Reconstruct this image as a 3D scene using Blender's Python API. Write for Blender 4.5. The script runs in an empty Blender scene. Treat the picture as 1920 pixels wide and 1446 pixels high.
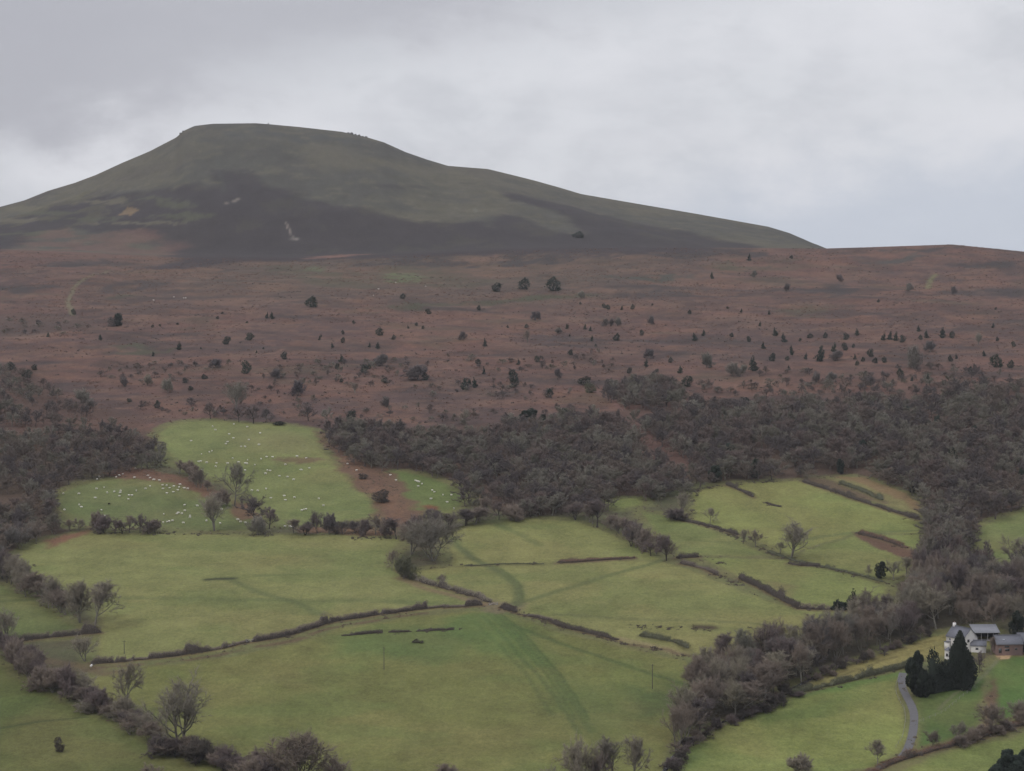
import bpy, math, random
import numpy as np
random.seed(7); rng = np.random.default_rng(7)
S = bpy.context.scene
COL = S.collection

# ------------------------------------------------------------------ camera
CAMZ, FP, PITCH = 250.0, 4000.0, math.atan(273 / 4000.0)   # height, focal length (1920-wide pixels), downward tilt
CP, SP = math.cos(PITCH), math.sin(PITCH)
cam_d = bpy.data.cameras.new('camera'); cam_d.lens = 75; cam_d.sensor_width = 36
cam_d.clip_start = 1; cam_d.clip_end = 30000
cam = bpy.data.objects.new('camera', cam_d); COL.objects.link(cam)
cam.location = (0, 0, CAMZ); cam.rotation_euler = (math.pi / 2 - PITCH, 0, 0)
S.camera = cam

# ------------------------------------------------------------------ world, sun, exposure
W = bpy.data.worlds.new('World'); S.world = W; W.use_nodes = True
nt = W.node_tree; nt.nodes.clear()
class NB:
    def __init__(s, nt): s.nt = nt
    def n(s, t, **kw):
        x = s.nt.nodes.new(t)
        for k, v in kw.items(): setattr(x, k, v)
        return x
    def put(s, sock, v):
        if isinstance(v, bpy.types.NodeSocket): s.nt.links.new(v, sock)
        else: sock.default_value = v
    def math(s, op, a, b=0.0, c=0.0, clamp=False):
        x = s.n('ShaderNodeMath', operation=op, use_clamp=clamp)
        s.put(x.inputs[0], a); s.put(x.inputs[1], b); s.put(x.inputs[2], c); return x.outputs[0]
    def vmath(s, op, a, b=(0, 0, 0)):
        x = s.n('ShaderNodeVectorMath', operation=op); s.put(x.inputs[0], a); s.put(x.inputs[1], b); return x
    def smooth(s, v, a, b, lo=0.0, hi=1.0):
        x = s.n('ShaderNodeMapRange', interpolation_type='SMOOTHSTEP')
        s.put(x.inputs[0], v); s.put(x.inputs[1], a); s.put(x.inputs[2], b); s.put(x.inputs[3], lo); s.put(x.inputs[4], hi)
        return x.outputs[0]
    def noise(s, vec, scale, detail=4.0, rough=0.5, dist=0.0):
        x = s.n('ShaderNodeTexNoise'); s.put(x.inputs['Vector'], vec); x.inputs['Scale'].default_value = scale
        x.inputs['Detail'].default_value = detail; x.inputs['Roughness'].default_value = rough; x.inputs['Distortion'].default_value = dist
        return x.outputs[0]
    def mix(s, f, a, b, mode='MIX'):
        x = s.n('ShaderNodeMix', data_type='RGBA', blend_type=mode)
        s.put(x.inputs[0], f); s.put(x.inputs[6], a); s.put(x.inputs[7], b); return x.outputs[2]
    def scale(s, v, vec):
        x = s.n('ShaderNodeMapping'); s.put(x.inputs['Vector'], v); x.inputs['Scale'].default_value = vec; return x.outputs[0]
def c4(r, g, b): return (r, g, b, 1)
def ray(px, py):
    a, b = (px - 960) / FP, (723 - py) / FP
    return np.array([a, CP + b * SP, -SP + b * CP])

b = NB(nt)
tc = b.n('ShaderNodeTexCoord').outputs['Generated']
SUN_EL, SUN_AZ = math.radians(48), math.radians(-125)      # behind the viewer's left shoulder
sky = b.n('ShaderNodeTexSky', sky_type='NISHITA', sun_disc=False, sun_elevation=SUN_EL, sun_rotation=SUN_AZ, air_density=1.0, dust_density=2.0)
nz = b.vmath('NORMALIZE', tc).outputs[0]
def plane_of(p, q):
    n = np.cross(ray(*p), ray(*q)); n /= np.linalg.norm(n)
    if n[2] < 0: n = -n
    return tuple(float(v) for v in n)
def band(p, q):                                            # signed angle above the great circle through two directions
    return b.vmath('DOT_PRODUCT', nz, plane_of(p, q)).outputs['Value']
st = b.scale(nz, (1.0, 1.0, 1.9))
n1 = b.noise(st, 7.0, 6, 0.55, 0.3); n2 = b.noise(st, 26.0, 6, 0.6, 0.2); n3 = b.noise(st, 3.0, 3, 0.5)
n1c = b.math('SUBTRACT', n1, 0.5); n2c = b.math('SUBTRACT', n2, 0.5)
wob = b.math('MULTIPLY_ADD', n1c, 0.085, b.math('MULTIPLY', n2c, 0.05))
above = b.math('ADD', band((0, 290), (1150, 30)), wob)
dark = b.smooth(above, -0.010, 0.026)
dark = b.math('MULTIPLY', dark, b.smooth(n3, 0.30, 0.62, 0.75, 1.0))
above2 = b.math('ADD', band((1000, 400), (1900, 240)), wob)
blue = b.smooth(above2, 0.02, -0.03)                        # thinner bluish-grey cloud low on the right
left = b.vmath('DOT_PRODUCT', nz, (1.0, 0.0, 0.0)).outputs['Value']
blue = b.math('MULTIPLY', blue, b.smooth(left, 0.0, 0.12))
base = b.mix(b.smooth(n2, 0.35, 0.68), c4(0.49, 0.503, 0.54), c4(0.575, 0.588, 0.622))
base = b.mix(b.smooth(n1, 0.35, 0.7), base, c4(0.63, 0.635, 0.67))
base = b.mix(b.math('MULTIPLY', blue, 0.7), base, c4(0.43, 0.475, 0.555))
base = b.mix(b.math('MULTIPLY', dark, 0.95), base, c4(0.365, 0.368, 0.408))
# a Standard overcast sky: it brightens towards the zenith
sep = b.n('ShaderNodeSeparateXYZ'); b.put(sep.inputs[0], nz)
el = b.math('MAXIMUM', sep.outputs[2], 0.0)
lift = b.math('MULTIPLY_ADD', b.math('MAXIMUM', b.math('SUBTRACT', el, 0.13), 0.0), 2.2, 1.0)
cloud = b.vmath('SCALE', base); b.put(cloud.inputs[3], b.math('MULTIPLY', lift, 10.0))
full = b.mix(0.03, cloud.outputs[0], sky.outputs[0])
bg = b.n('ShaderNodeBackground'); b.put(bg.inputs['Color'], full); bg.inputs['Strength'].default_value = 0.1
out = b.n('ShaderNodeOutputWorld'); nt.links.new(bg.outputs[0], out.inputs[0])
W.cycles.sampling_method = 'MANUAL'; W.cycles.sample_map_resolution = 256

sun_d = bpy.data.lights.new('sun', 'SUN'); sun_d.energy = 0.9; sun_d.angle = math.radians(14); sun_d.color = (1.0, 0.96, 0.9)
sun = bpy.data.objects.new('sun', sun_d); COL.objects.link(sun)
sv = (math.sin(SUN_AZ) * math.cos(SUN_EL), math.cos(SUN_AZ) * math.cos(SUN_EL), math.sin(SUN_EL))
from mathutils import Vector, Matrix
sun.rotation_euler = Vector(sv).to_track_quat('Z', 'Y').to_euler(); sun.location = (0, 0, 900)
S.view_settings.view_transform = 'Standard'; S.view_settings.look = 'None'
S.view_settings.exposure = 0.28; S.view_settings.gamma = 1.0; S.view_settings.use_curve_mapping = False
S.cycles.use_denoising = True
try: S.cycles.denoiser = 'OPENIMAGEDENOISE'
except Exception: pass
S.cycles.max_bounces = 4; S.cycles.diffuse_bounces = 2; S.cycles.glossy_bounces = 1
S.cycles.volume_bounces = 0; S.cycles.transmission_bounces = 2

# ------------------------------------------------------------------ tagging helpers
def tag(o, label=None, cat=None, group=None, kind=None):
    for k, v in (('label', label), ('category', cat), ('group', group), ('kind', kind)):
        if v: o[k] = v
    return o
def link(name, data, parent=None, mats=None):
    o = bpy.data.objects.new(name, data); COL.objects.link(o)
    if parent is not None: o.parent = parent
    return o
def empty(name, loc, rz=0.0, sc=(1, 1, 1)):
    o = link(name, None); o.location = loc; o.rotation_euler = (0, 0, rz); o.scale = sc
    o.empty_display_size = 1; return o
def mesh_np(name, V, tris=None, quads=None, mat=None, smooth=False):
    V = np.asarray(V, dtype=np.float32).reshape(-1, 3)
    parts = []; sizes = []
    if tris is not None and len(tris): parts.append(np.asarray(tris, dtype=np.int32).reshape(-1)); sizes += [3] * (len(parts[-1]) // 3)
    if quads is not None and len(quads): parts.append(np.asarray(quads, dtype=np.int32).reshape(-1)); sizes += [4] * (len(parts[-1]) // 4)
    L = np.concatenate(parts); sizes = np.asarray(sizes, dtype=np.int32)
    me = bpy.data.meshes.new(name)
    me.vertices.add(len(V)); me.vertices.foreach_set('co', V.reshape(-1))
    me.loops.add(len(L)); me.loops.foreach_set('vertex_index', L)
    me.polygons.add(len(sizes))
    me.polygons.foreach_set('loop_start', (np.cumsum(sizes) - sizes).astype(np.int32))
    me.polygons.foreach_set('loop_total', sizes)
    me.update(calc_edges=True)
    if smooth: me.polygons.foreach_set('use_smooth', np.ones(len(sizes), dtype=bool))
    if mat: me.materials.append(mat)
    return me

# ------------------------------------------------------------------ noise in numpy
def _hash(ix, iy, seed):
    h = (ix.astype(np.int64) * 374761393 + iy.astype(np.int64) * 668265263 + seed * 974634777) & 0xffffffff
    h = ((h ^ (h >> 13)) * 1274126177) & 0xffffffff
    h = h ^ (h >> 16)
    return (h & 0xffffff) / float(0xffffff)
def vnoise(x, y, seed=0):
    ix, iy = np.floor(x), np.floor(y); fx, fy = x - ix, y - iy
    fx = fx * fx * fx * (fx * (fx * 6 - 15) + 10); fy = fy * fy * fy * (fy * (fy * 6 - 15) + 10)
    a = _hash(ix, iy, seed); c = _hash(ix + 1, iy, seed); d = _hash(ix, iy + 1, seed); e = _hash(ix + 1, iy + 1, seed)
    return (a * (1 - fx) + c * fx) * (1 - fy) + (d * (1 - fx) + e * fx) * fy
def fbm(x, y, scale, oct=4, seed=0, rough=0.5):
    x = np.asarray(x, float); y = np.asarray(y, float)
    t = 0; amp = 1; s = 0; f = 1.0 / scale
    for k in range(oct):
        ca, sa = math.cos(k * 1.1 + 0.4), math.sin(k * 1.1 + 0.4)
        t = t + amp * vnoise((x * ca - y * sa) * f + 17.3 * k, (x * sa + y * ca) * f - 9.1 * k, seed + k * 31)
        s += amp; amp *= rough; f *= 2.03
    return t / s                                            # 0..1, mean .5
def sm(x, a, b_):
    t = np.clip((x - a) / (b_ - a), 0, 1); return t * t * (3 - 2 * t)

# ------------------------------------------------------------------ the shape of the land: a heightfield z(X, Y)
SKY_K = [(-900, 600), (-400, 480), (-200, 430), (0, 388), (45, 376), (90, 358), (140, 343), (180, 328), (230, 305), (280, 284), (330, 258), (345, 245), (365, 236), (400, 232), (480, 231),
         (505, 233), (560, 238), (640, 247), (690, 258), (720, 267), (760, 285), (800, 299), (840, 311), (915, 317), (960, 328), (1000, 338), (1050, 352), (1090, 364),
         (1200, 383), (1300, 400), (1440, 425), (1480, 437), (1515, 452), (1545, 466), (1600, 490), (1800, 540), (2300, 600), (3000, 640)]
RID_K = [(-900, 470), (0, 470), (300, 482), (600, 485), (800, 476), (1000, 467), (1200, 464), (1400, 465), (1545, 466), (1650, 463), (1740, 460), (1785, 458.5), (1830, 463), (1920, 472), (2100, 495), (2600, 540), (3200, 580)]
def kn(K, x): K = np.array(K, float); return np.interp(x, K[:, 0], K[:, 1])
def u_of(px, py): bb = (723 - py) / FP; return ((px - 960) / FP) / (CP + bb * SP)
def e_of(py): bb = (723 - py) / FP; return (-SP + bb * CP) / (CP + bb * SP)
fine = np.concatenate([[-1.2, -1.0, -0.8, -0.65, -0.53, -0.45, -0.39, -0.35], np.linspace(-0.31, 0.31, 985), [0.35, 0.39, 0.45, 0.53, 0.65, 0.8, 1.0, 1.2]])
U = fine; NU = len(U)
def px_of_u(u, py): bb = (723 - py) / FP; return 960 + FP * u * (CP + bb * SP)
skyl = kn(SKY_K, px_of_u(U, 300.)); skyl = kn(SKY_K, px_of_u(U, skyl))
ridg = kn(RID_K, px_of_u(U, 465.))
dip = 14 * sm(px_of_u(U, 465.), 1040, 1250) - 7
KY = np.array([690, 750, 900, 1050, 1300, 1800, 2150, 2400, 2560, 2800, 3050, 3250, 3350, 3500, 3900, 4600, 6000.])
one = np.ones(NU); r2 = ridg + dip
KP = np.stack([1470 * one, 1365 * one, 1150 * one, 1000 * one, 800 * one, 600 * one, 520 * one, ridg, r2,
               r2 + (skyl - r2) * .36, r2 + (skyl - r2) * .69, r2 + (skyl - r2) * .935, skyl, skyl + 16, skyl * .3 + 520 * .7 + 10, 540 * one, 560 * one])
def pchip(x, Y, xs):                                        # monotone cubic through the knots, one curve per column
    h = np.diff(x)[:, None]; d = np.diff(Y, axis=0) / h
    m = np.zeros_like(Y); w1 = 2 * h[1:] + h[:-1]; w2 = h[1:] + 2 * h[:-1]
    ok = d[:-1] * d[1:] > 0
    with np.errstate(divide='ignore', invalid='ignore'):
        m[1:-1] = np.where(ok, (w1 + w2) / (w1 / np.where(ok, d[:-1], 1) + w2 / np.where(ok, d[1:], 1)), 0)
    m[0] = d[0]; m[-1] = d[-1]
    k = np.clip(np.searchsorted(x, xs, side='right') - 1, 0, len(x) - 2)
    t = ((xs - x[k]) / (x[k + 1] - x[k]))[:, None]; hh = h[k]
    return (2*t**3 - 3*t**2 + 1) * Y[k] + (t**3 - 2*t**2 + t) * hh * m[k] + (-2*t**3 + 3*t**2) * Y[k + 1] + (t**3 - t**2) * hh * m[k + 1]
# rows: spacing that grows with distance, tight where the ground is seen
mid = NU // 2
tmpY = np.arange(690, 3360, 2.0); tmpP = pchip(KY, KP[:, mid:mid + 1], tmpY)[:, 0]
prog = np.cumsum(np.concatenate([[0], np.maximum(np.abs(np.diff(tmpP)) / 2.3, 2 / 16.)]))
rows_vis = np.interp(np.arange(0, prog[-1], 1.0), prog, tmpY)
NEARY = np.array([-300, -200, -100, -40, 0, 30, 60, 100, 150, 200, 260, 320, 400, 480, 560, 630, 670.])
ROWS = np.concatenate([NEARY, rows_vis, [3362, 3380, 3410, 3450, 3500, 3580, 3700, 3900, 4200, 4600, 5200, 6000]])
NR = len(ROWS)
E = np.zeros((NR, NU)); far = ROWS >= 690
E[far] = e_of(pchip(KY, KP, ROWS[far]))
YY = ROWS[:, None] * np.ones((1, NU)); XX = U[None, :] * np.maximum(YY, 690)
ZZ = CAMZ + YY * E
nearprof = np.interp(ROWS, [-300, -100, 0, 30, 100, 300, 500, 690], [CAMZ + 60, CAMZ + 18, CAMZ - 2.2, CAMZ - 12, CAMZ - 52, CAMZ - 128, CAMZ - 162, CAMZ - 175.5])
z690 = ZZ[np.argmax(far)]
tt = sm(ROWS, 300, 690)[:, None]
ZZ = np.where(ROWS[:, None] < 690, nearprof[:, None] * (1 - tt) + (z690[None, :] * tt), ZZ)
# relief: hummocks on the moor, softer swells in the pastures, a fold for the stream
def relief(X, Y):
    aM = sm(Y, 1300, 1700) * (1 - sm(Y, 2300, 2420)); aF = 1 - sm(Y, 1200, 1400); aT = sm(Y, 2620, 2850) * (1 - sm(Y, 3150, 3330))
    r = aM * (11.0 * (fbm(X, Y * .8 + X * .4, 190, 4, 5, .5) - .5) + 2.4 * (fbm(X, Y * 1.6, 34, 3, 9) - .5))
    r += aF * sm(Y, 690, 760) * (3.2 * (fbm(X, Y, 130, 2, 3) - .5) + .5 * (fbm(X, Y, 18, 2, 13) - .5))
    r += aT * (9 * (fbm(X, Y * .45, 90, 4, 21) - .5))
    return r
ZZ = ZZ + relief(XX, YY)

def ground(x, y):
    x = np.asarray(x, float); y = np.asarray(y, float); u = x / np.maximum(y, 690)
    fi = np.clip(np.interp(y, ROWS, np.arange(NR)), 0, NR - 1.001); fj = np.clip(np.interp(u, U, np.arange(NU)), 0, NU - 1.001)
    i = fi.astype(int); j = fj.astype(int); a = fi - i; c = fj - j
    return (ZZ[i, j] * (1 - a) * (1 - c) + ZZ[i + 1, j] * a * (1 - c) + ZZ[i, j + 1] * (1 - a) * c + ZZ[i + 1, j + 1] * a * c)
EE = (ZZ - CAMZ) / np.maximum(YY, 1)
i0 = int(np.argmax(far))
def spot(px, py):
    """where on the land the photograph's pixel lies (x, y): the first slope the sight line meets"""
    u = u_of(px, py); e = e_of(py)
    fj = np.interp(u, U, np.arange(NU)); j = min(int(fj), NU - 2); c = fj - j
    col = EE[i0:, j] * (1 - c) + EE[i0:, j + 1] * c
    hit = np.nonzero(col >= e)[0]
    if len(hit) == 0: k = int(np.argmax(col)); y = ROWS[i0 + k]
    elif hit[0] == 0: 
        y = 690 - (1 - 0) * min(60, (py - 1465) * 0.55); y = max(y, 560)
    else:
        k = hit[0]; a, c2 = col[k - 1], col[k]; y = ROWS[i0 + k - 1] + (ROWS[i0 + k] - ROWS[i0 + k - 1]) * (e - a) / (c2 - a + 1e-12)
    return float(u * y), float(y)
def spots(pts): return np.array([spot(*p) for p in pts])

# ------------------------------------------------------------------ land cover
def lin(r, g, b_):
    c = np.array([r, g, b_]) / 255.0
    return np.where(c <= .04045, c / 12.92, ((c + .055) / 1.055) ** 2.4)
KA = 1.0 / 1.30
def alb(r, g, b_): return lin(r, g, b_) * KA
def edge_dist(X, Y, P, closed=True):
    d = np.full(X.shape, 1e9)
    n = len(P)
    for k in range(n if closed else n - 1):
        ax, ay = P[k]; bx, by = P[(k + 1) % n]; vx, vy = bx - ax, by - ay; L = vx * vx + vy * vy + 1e-9
        t = np.clip(((X - ax) * vx + (Y - ay) * vy) / L, 0, 1)
        d = np.minimum(d, np.hypot(X - ax - t * vx, Y - ay - t * vy))
    return d
def inside(X, Y, P):
    r = np.zeros(X.shape, bool); n = len(P); j = n - 1
    for i in range(n):
        xi, yi = P[i]; xj, yj = P[j]
        c = ((yi > Y) != (yj > Y)) & (X < (xj - xi) * (Y - yi) / (yj - yi + 1e-12) + xi)
        r ^= c; j = i
    return r
VX, VY = XX.ravel(), YY.ravel()
COLR = np.zeros((VX.size, 3))
def blend(idx, m, color):
    m = m[..., None]; COLR[idx] = COLR[idx] * (1 - m) + np.asarray(color) * m
def bbox_idx(P, pad):
    return np.nonzero((VX > P[:, 0].min() - pad) & (VX < P[:, 0].max() + pad) & (VY > P[:, 1].min() - pad) & (VY < P[:, 1].max() + pad))[0]
def patch(pts, color, soft=2.0, warp=2.0, wscale=20, amount=1.0, yk=2.5, mott=None):
    P = spots(pts); I = bbox_idx(P, soft + warp * yk + 2)
    X, Y = VX[I], VY[I]
    X2 = X + warp * 2 * (fbm(X, Y, wscale, 4, 41, .6) - .5); Y2 = Y + yk * warp * 2 * (fbm(X, Y, wscale, 4, 43, .6) - .5)
    d = edge_dist(X2, Y2, P); s = np.where(inside(X2, Y2, P), d, -d)
    m = sm(s, -soft, soft) * amount
    if mott is not None: m = m * sm(fbm(X, Y, mott[0], 4, 47, .55), mott[1] - mott[2], mott[1] + mott[2])
    blend(I, m, color); return P
def streak(pts, color, width, soft=None, amount=1.0, warp=1.0, wscale=12, mott=None):
    P = spots(pts); I = bbox_idx(P, width * 3 + 6); X, Y = VX[I], VY[I]
    w2 = width / 2; soft = soft or w2
    X2 = X + warp * 2 * (fbm(X, Y, wscale, 3, 51) - .5); Y2 = Y + 2 * warp * 2 * (fbm(X, Y, wscale, 3, 53) - .5)
    d = edge_dist(X2, Y2, P, False); m = (1 - sm(d, max(w2 - soft, 0), w2 + soft)) * amount
    if mott is not None: m = m * sm(fbm(X, Y, mott[0], 3, 57), mott[1] - mott[2], mott[1] + mott[2])
    blend(I, m, color); return P

# base cover by zone
f1 = fbm(VX, VY, 120, 5, 1, .55)[:, None]; f2 = fbm(VX, VY * 1.5, 28, 5, 2, .6)[:, None]; f3 = fbm(VX, VY, 7, 3, 4, .6)[:, None]
f4 = fbm(VX * .5, VY * 1.6, 60, 5, 6, .6)[:, None]
BR = alb(101, 76, 68); BR2 = alb(86, 69, 65); BR3 = alb(117, 93, 80); DK = alb(60, 56, 55); OLV = alb(74, 73, 57)
UM = sm(VY, 1750, 2150)[:, None] * (1 - sm(np.abs(VX / VY + .05), .05, .2))[:, None]
f6 = fbm(VX * .8 + VY * .25, VY, 38, 5, 19, .62)[:, None]
moor = BR * (1 - sm(f1, .35, .65)) + BR2 * sm(f1, .35, .65)
moor = moor * (1 - .55 * sm(f6, .54, .68)) + alb(68, 58, 54) * .55 * sm(f6, .54, .68); moor = moor * (1 - .4 * sm(f6, .45, .34)) + alb(120, 88, 72) * .4 * sm(f6, .45, .34)
moor = moor * (1 - .45 * sm(f2, .52, .72)) + BR3 * .45 * sm(f2, .52, .72)
moor = moor * (1 - .6 * sm(f4, .56, .70)) + DK * .6 * sm(f4, .56, .70)
f5 = fbm(VX * .7, VY * 1.3, 14, 4, 16, .65)[:, None]
moor = moor * (1 - .3 * sm(f5, .56, .72)) + alb(66, 54, 52) * .3 * sm(f5, .56, .72); moor = moor * (1 - .22 * sm(f5, .44, .32)) + alb(124, 94, 76) * .22 * sm(f5, .44, .32)
moor = moor * (1 - .35 * sm(f1 * .5 + f4 * .5, .38, .30)) + OLV * .35 * sm(f1 * .5 + f4 * .5, .38, .30)
moor = moor * (1 - .35 * UM) + alb(92, 84, 68) * .35 * UM
MG = alb(87, 83, 71); MG2 = alb(76, 74, 67); MG3 = alb(98, 93, 76)
mt = MG * (1 - sm(f1, .38, .62)) + MG2 * sm(f1, .38, .62)
mt = mt * (1 - .5 * sm(f2, .54, .72)) + MG3 * .5 * sm(f2, .54, .72)
fl = alb(92, 82, 66) * (1 - f2) + alb(84, 88, 62) * f2
wY = VY[:, None] + 60 * (fbm(VX, VY, 90, 3, 8)[:, None] - .5)
toM = sm(wY, 1210, 1290); toT = sm(wY, 2430, 2480)
COLR[:] = fl * (1 - toM) + moor * toM
COLR[:] = COLR * (1 - toT) + mt * toT
COLR *= (0.90 + 0.2 * f3)

# --- mountain: heather, scars
HE = alb(57, 51, 53); HE2 = alb(63, 56, 57)
patch([(60, 398), (140, 372), (200, 362), (330, 356), (400, 350), (430, 345), (500, 349), (560, 364), (610, 380), (680, 392), (720, 408), (800, 416), (870, 423), (925, 424), (930, 398), (960, 404), (1000, 418), (1040, 436), (1090, 443), (1085, 425), (1040, 400),
       (1000, 385), (940, 368), (965, 366), (1040, 381), (1110, 398), (1160, 412), (1260, 432), (1330, 445), (1420, 463), (1300, 475), (1000, 475), (800, 482), (700, 488), (640, 492), (480, 492), (400, 500), (330, 492), (300, 462), (230, 444), (150, 428), (70, 436), (0, 470), (-80, 480), (-60, 420)], HE, 13, 18, 60, .90, 3)
hm_ = sm(VY, 2500, 2560) * sm(fbm(VX, VY * .6, 45, 5, 33, .65), .52, .66) * (.18 + .35 * sm(VX / VY, -.16, -.21)); COLR[:] = COLR * (1 - hm_[:, None]) + np.where(fbm(VX, VY * .6, 90, 3, 35)[:, None] > .5, alb(88, 84, 64), HE2) * hm_[:, None]
patch([(395, 322), (420, 318), (480, 324), (492, 335), (470, 345), (430, 343), (400, 335)], HE, 8, 10, 30, .8, 3)
for k, (x, y, w) in enumerate([(20, 415, 70), (90, 400, 60), (60, 440, 90), (190, 380, 60), (150, 412, 80), (290, 375, 50), (250, 420, 100), (340, 408, 70), (330, 385, 40), (40, 392, 50)]):
    patch([(x - w, y), (x - w * .2, y - 5), (x + w, y - 3), (x + w * .3, y + 5)], alb(80, 80, 64) if k % 3 else MG3, 5, 9, 25, .75, 3)
patch([(222, 404), (240, 388), (262, 393), (248, 403)], alb(118, 100, 76), 2, 3, 8, .85)
streak([(535, 417), (539, 421), (538, 427), (544, 432), (547, 440), (554, 446)], alb(136, 126, 116), 2.2, amount=.75, warp=5)
streak([(545, 446), (556, 447)], alb(150, 142, 132), 6, amount=.9)
streak([(425, 381), (437, 379), (446, 374)], alb(130, 122, 110), 5, amount=.8)
streak([(410, 290), (408, 310), (415, 330), (420, 360)], alb(74, 76, 70), 6, amount=.4, warp=4)
streak([(715, 349), (748, 350)], HE, 14, amount=.7); streak([(765, 350), (795, 351)], HE, 12, amount=.6); streak([(870, 343), (886, 344)], HE, 12, amount=.7)
for a in ((480, 243), (520, 252), (560, 262), (430, 250), (380, 262), (600, 258), (650, 262)):
    patch([(a[0] - 22, a[1]), (a[0], a[1] - 5), (a[0] + 28, a[1] + 3), (a[0] + 4, a[1] + 8)], alb(66, 68, 68), 6, 9, 20, .5)
patch([(885, 392), (893, 390), (898, 397), (890, 398)], alb(110, 112, 100), 3, 3, 8, .6)
# --- moor: bands, tongues, paths
patch([(60, 442), (120, 432), (200, 440), (300, 452), (330, 470), (290, 480), (200, 490), (100, 495), (0, 500), (-100, 500), (0, 475)], alb(104, 78, 70), 16, 30, 60, .6, 3, (40, .42, .15))
for k, (x0, y0, x1, y1, h, cc, am) in enumerate([
        (-60, 545, 130, 540, 10, DK, .7), (150, 545, 330, 530, 9, DK, .6), (40, 500, 250, 490, 6, DK, .6), (250, 505, 430, 490, 7, HE2, .8), (190, 560, 260, 552, 5, OLV, .7), (290, 548, 380, 543, 4, DK, .6),
        (400, 512, 460, 508, 5, DK, .5), (640, 500, 900, 488, 11, DK, .7), (860, 500, 1100, 480, 9, DK, .75), (1100, 482, 1500, 474, 7, DK, .7), (940, 478, 1400, 470, 6, HE2, .7),
        (650, 583, 900, 566, 5, OLV, .85), (850, 564, 1140, 556, 8, OLV, .8), (1080, 560, 1400, 552, 8, DK, .6), (1120, 523, 1320, 517, 8, alb(70, 70, 62), .8), (1080, 538, 1300, 545, 4, DK, .6),
        (1420, 548, 1720, 543, 11, DK, .7), (1600, 492, 1790, 482, 8, alb(72, 70, 66), .75), (1780, 500, 1960, 490, 10, DK, .7), (1300, 505, 1460, 500, 5, OLV, .6), (1440, 585, 1600, 575, 10, OLV, .5), (1680, 555, 1960, 545, 7, DK, .6),
        (180, 655, 360, 652, 6, OLV, .8), (1560, 470, 1920, 468, 3, DK, .7), (480, 500, 720, 540, 18, OLV, .45), (640, 510, 960, 530, 20, OLV, .4), (200, 600, 330, 605, 5, BR3, .4), (-50, 636, 130, 628, 8, BR3, .9),
        (980, 600, 1200, 596, 8, BR3, .35), (1300, 600, 1500, 610, 12, BR3, .35), (300, 575, 600, 560, 10, BR3, .35), (1500, 520, 1650, 515, 7, BR3, .4), (560, 484, 700, 476, 3, alb(122, 92, 80), .8), (880, 486, 950, 482, 2.5, BR3, .8)]):
    mx = (x0 + x1) / 2
    patch([(x0, y0), (mx, (y0 + y1) / 2 - h), (x1, y1), (mx, (y0 + y1) / 2 + h)], cc, 9, 16, 40, min(am * 1.2, 1), 3, (22, .33, .14))
patch([(718, 522), (730, 511), (760, 512), (800, 520), (790, 530), (740, 531)], alb(96, 106, 72), 6, 8, 15, .75, 3, (10, .45, .12))
patch([(572, 505), (590, 499), (608, 503), (598, 511)], alb(92, 98, 72), 6, 7, 15, .7, 3)
streak([(135, 590), (130, 565), (136, 545), (150, 528), (175, 515), (200, 510)], alb(112, 108, 84), 3.5, amount=.8, warp=3)
streak([(1740, 540), (1745, 525), (1755, 515)], alb(112, 112, 78), 5, amount=.8, warp=2)
patch([(-80, 640), (-80, 590), (60, 592), (170, 598), (180, 622), (90, 628), (0, 634)], alb(84, 70, 64), 12, 14, 30, .7)
streak([(1100, 728), (1140, 745), (1170, 772)], alb(118, 90, 84), 4, amount=.7, warp=2)
streak([(1240, 712), (1300, 735)], alb(60, 52, 52), 3, amount=.7, warp=2)
for k in range(34):                                        # sheep trods, small scarps and pale bents that cross the slope
    x = rng.uniform(150, 1900); y = rng.uniform(590, 790); w = rng.uniform(20, 110)
    streak([(x, y), (x + w * .5, y - rng.uniform(-3, 5)), (x + w, y - rng.uniform(-2, 8))], alb(66, 58, 58) if k % 3 else alb(126, 98, 86), rng.uniform(2, 4.5), amount=.6, warp=3)

# --- ground under the woods
WB = alb(84, 66, 58)
patch([(-100, 690), (60, 690), (130, 760), (260, 790), (310, 850), (230, 890), (150, 880), (90, 960), (140, 1000), (20, 1060), (-100, 1080)], WB, 5, 8, 30, .75)
patch([(610, 800), (800, 800), (950, 790), (1100, 775), (1190, 790), (1290, 905), (1180, 950), (1000, 960), (870, 940), (700, 870), (620, 840)], WB, 5, 8, 30, .9)
patch([(1130, 770), (1400, 760), (1650, 745), (1960, 720), (1960, 950), (1830, 990), (1820, 1050), (1730, 1040), (1725, 965), (1640, 905), (1540, 888), (1400, 900), (1300, 905), (1260, 850), (1180, 790)], WB, 5, 8, 30, .85)
patch([(1240, 1460), (1290, 1330), (1290, 1270), (1330, 1230), (1450, 1210), (1560, 1205), (1650, 1140), (1730, 1040), (1830, 1040), (1930, 1060), (1930, 1150), (1800, 1175), (1700, 1205), (1600, 1240), (1480, 1300), (1370, 1350), (1290, 1410), (1270, 1460)], alb(74, 68, 54), 3, 4, 20, 1)
patch([(1190, 770), (1240, 820), (1300, 860), (1290, 905), (1240, 890), (1200, 840)], BR, 5, 8, 20, .9)

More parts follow.
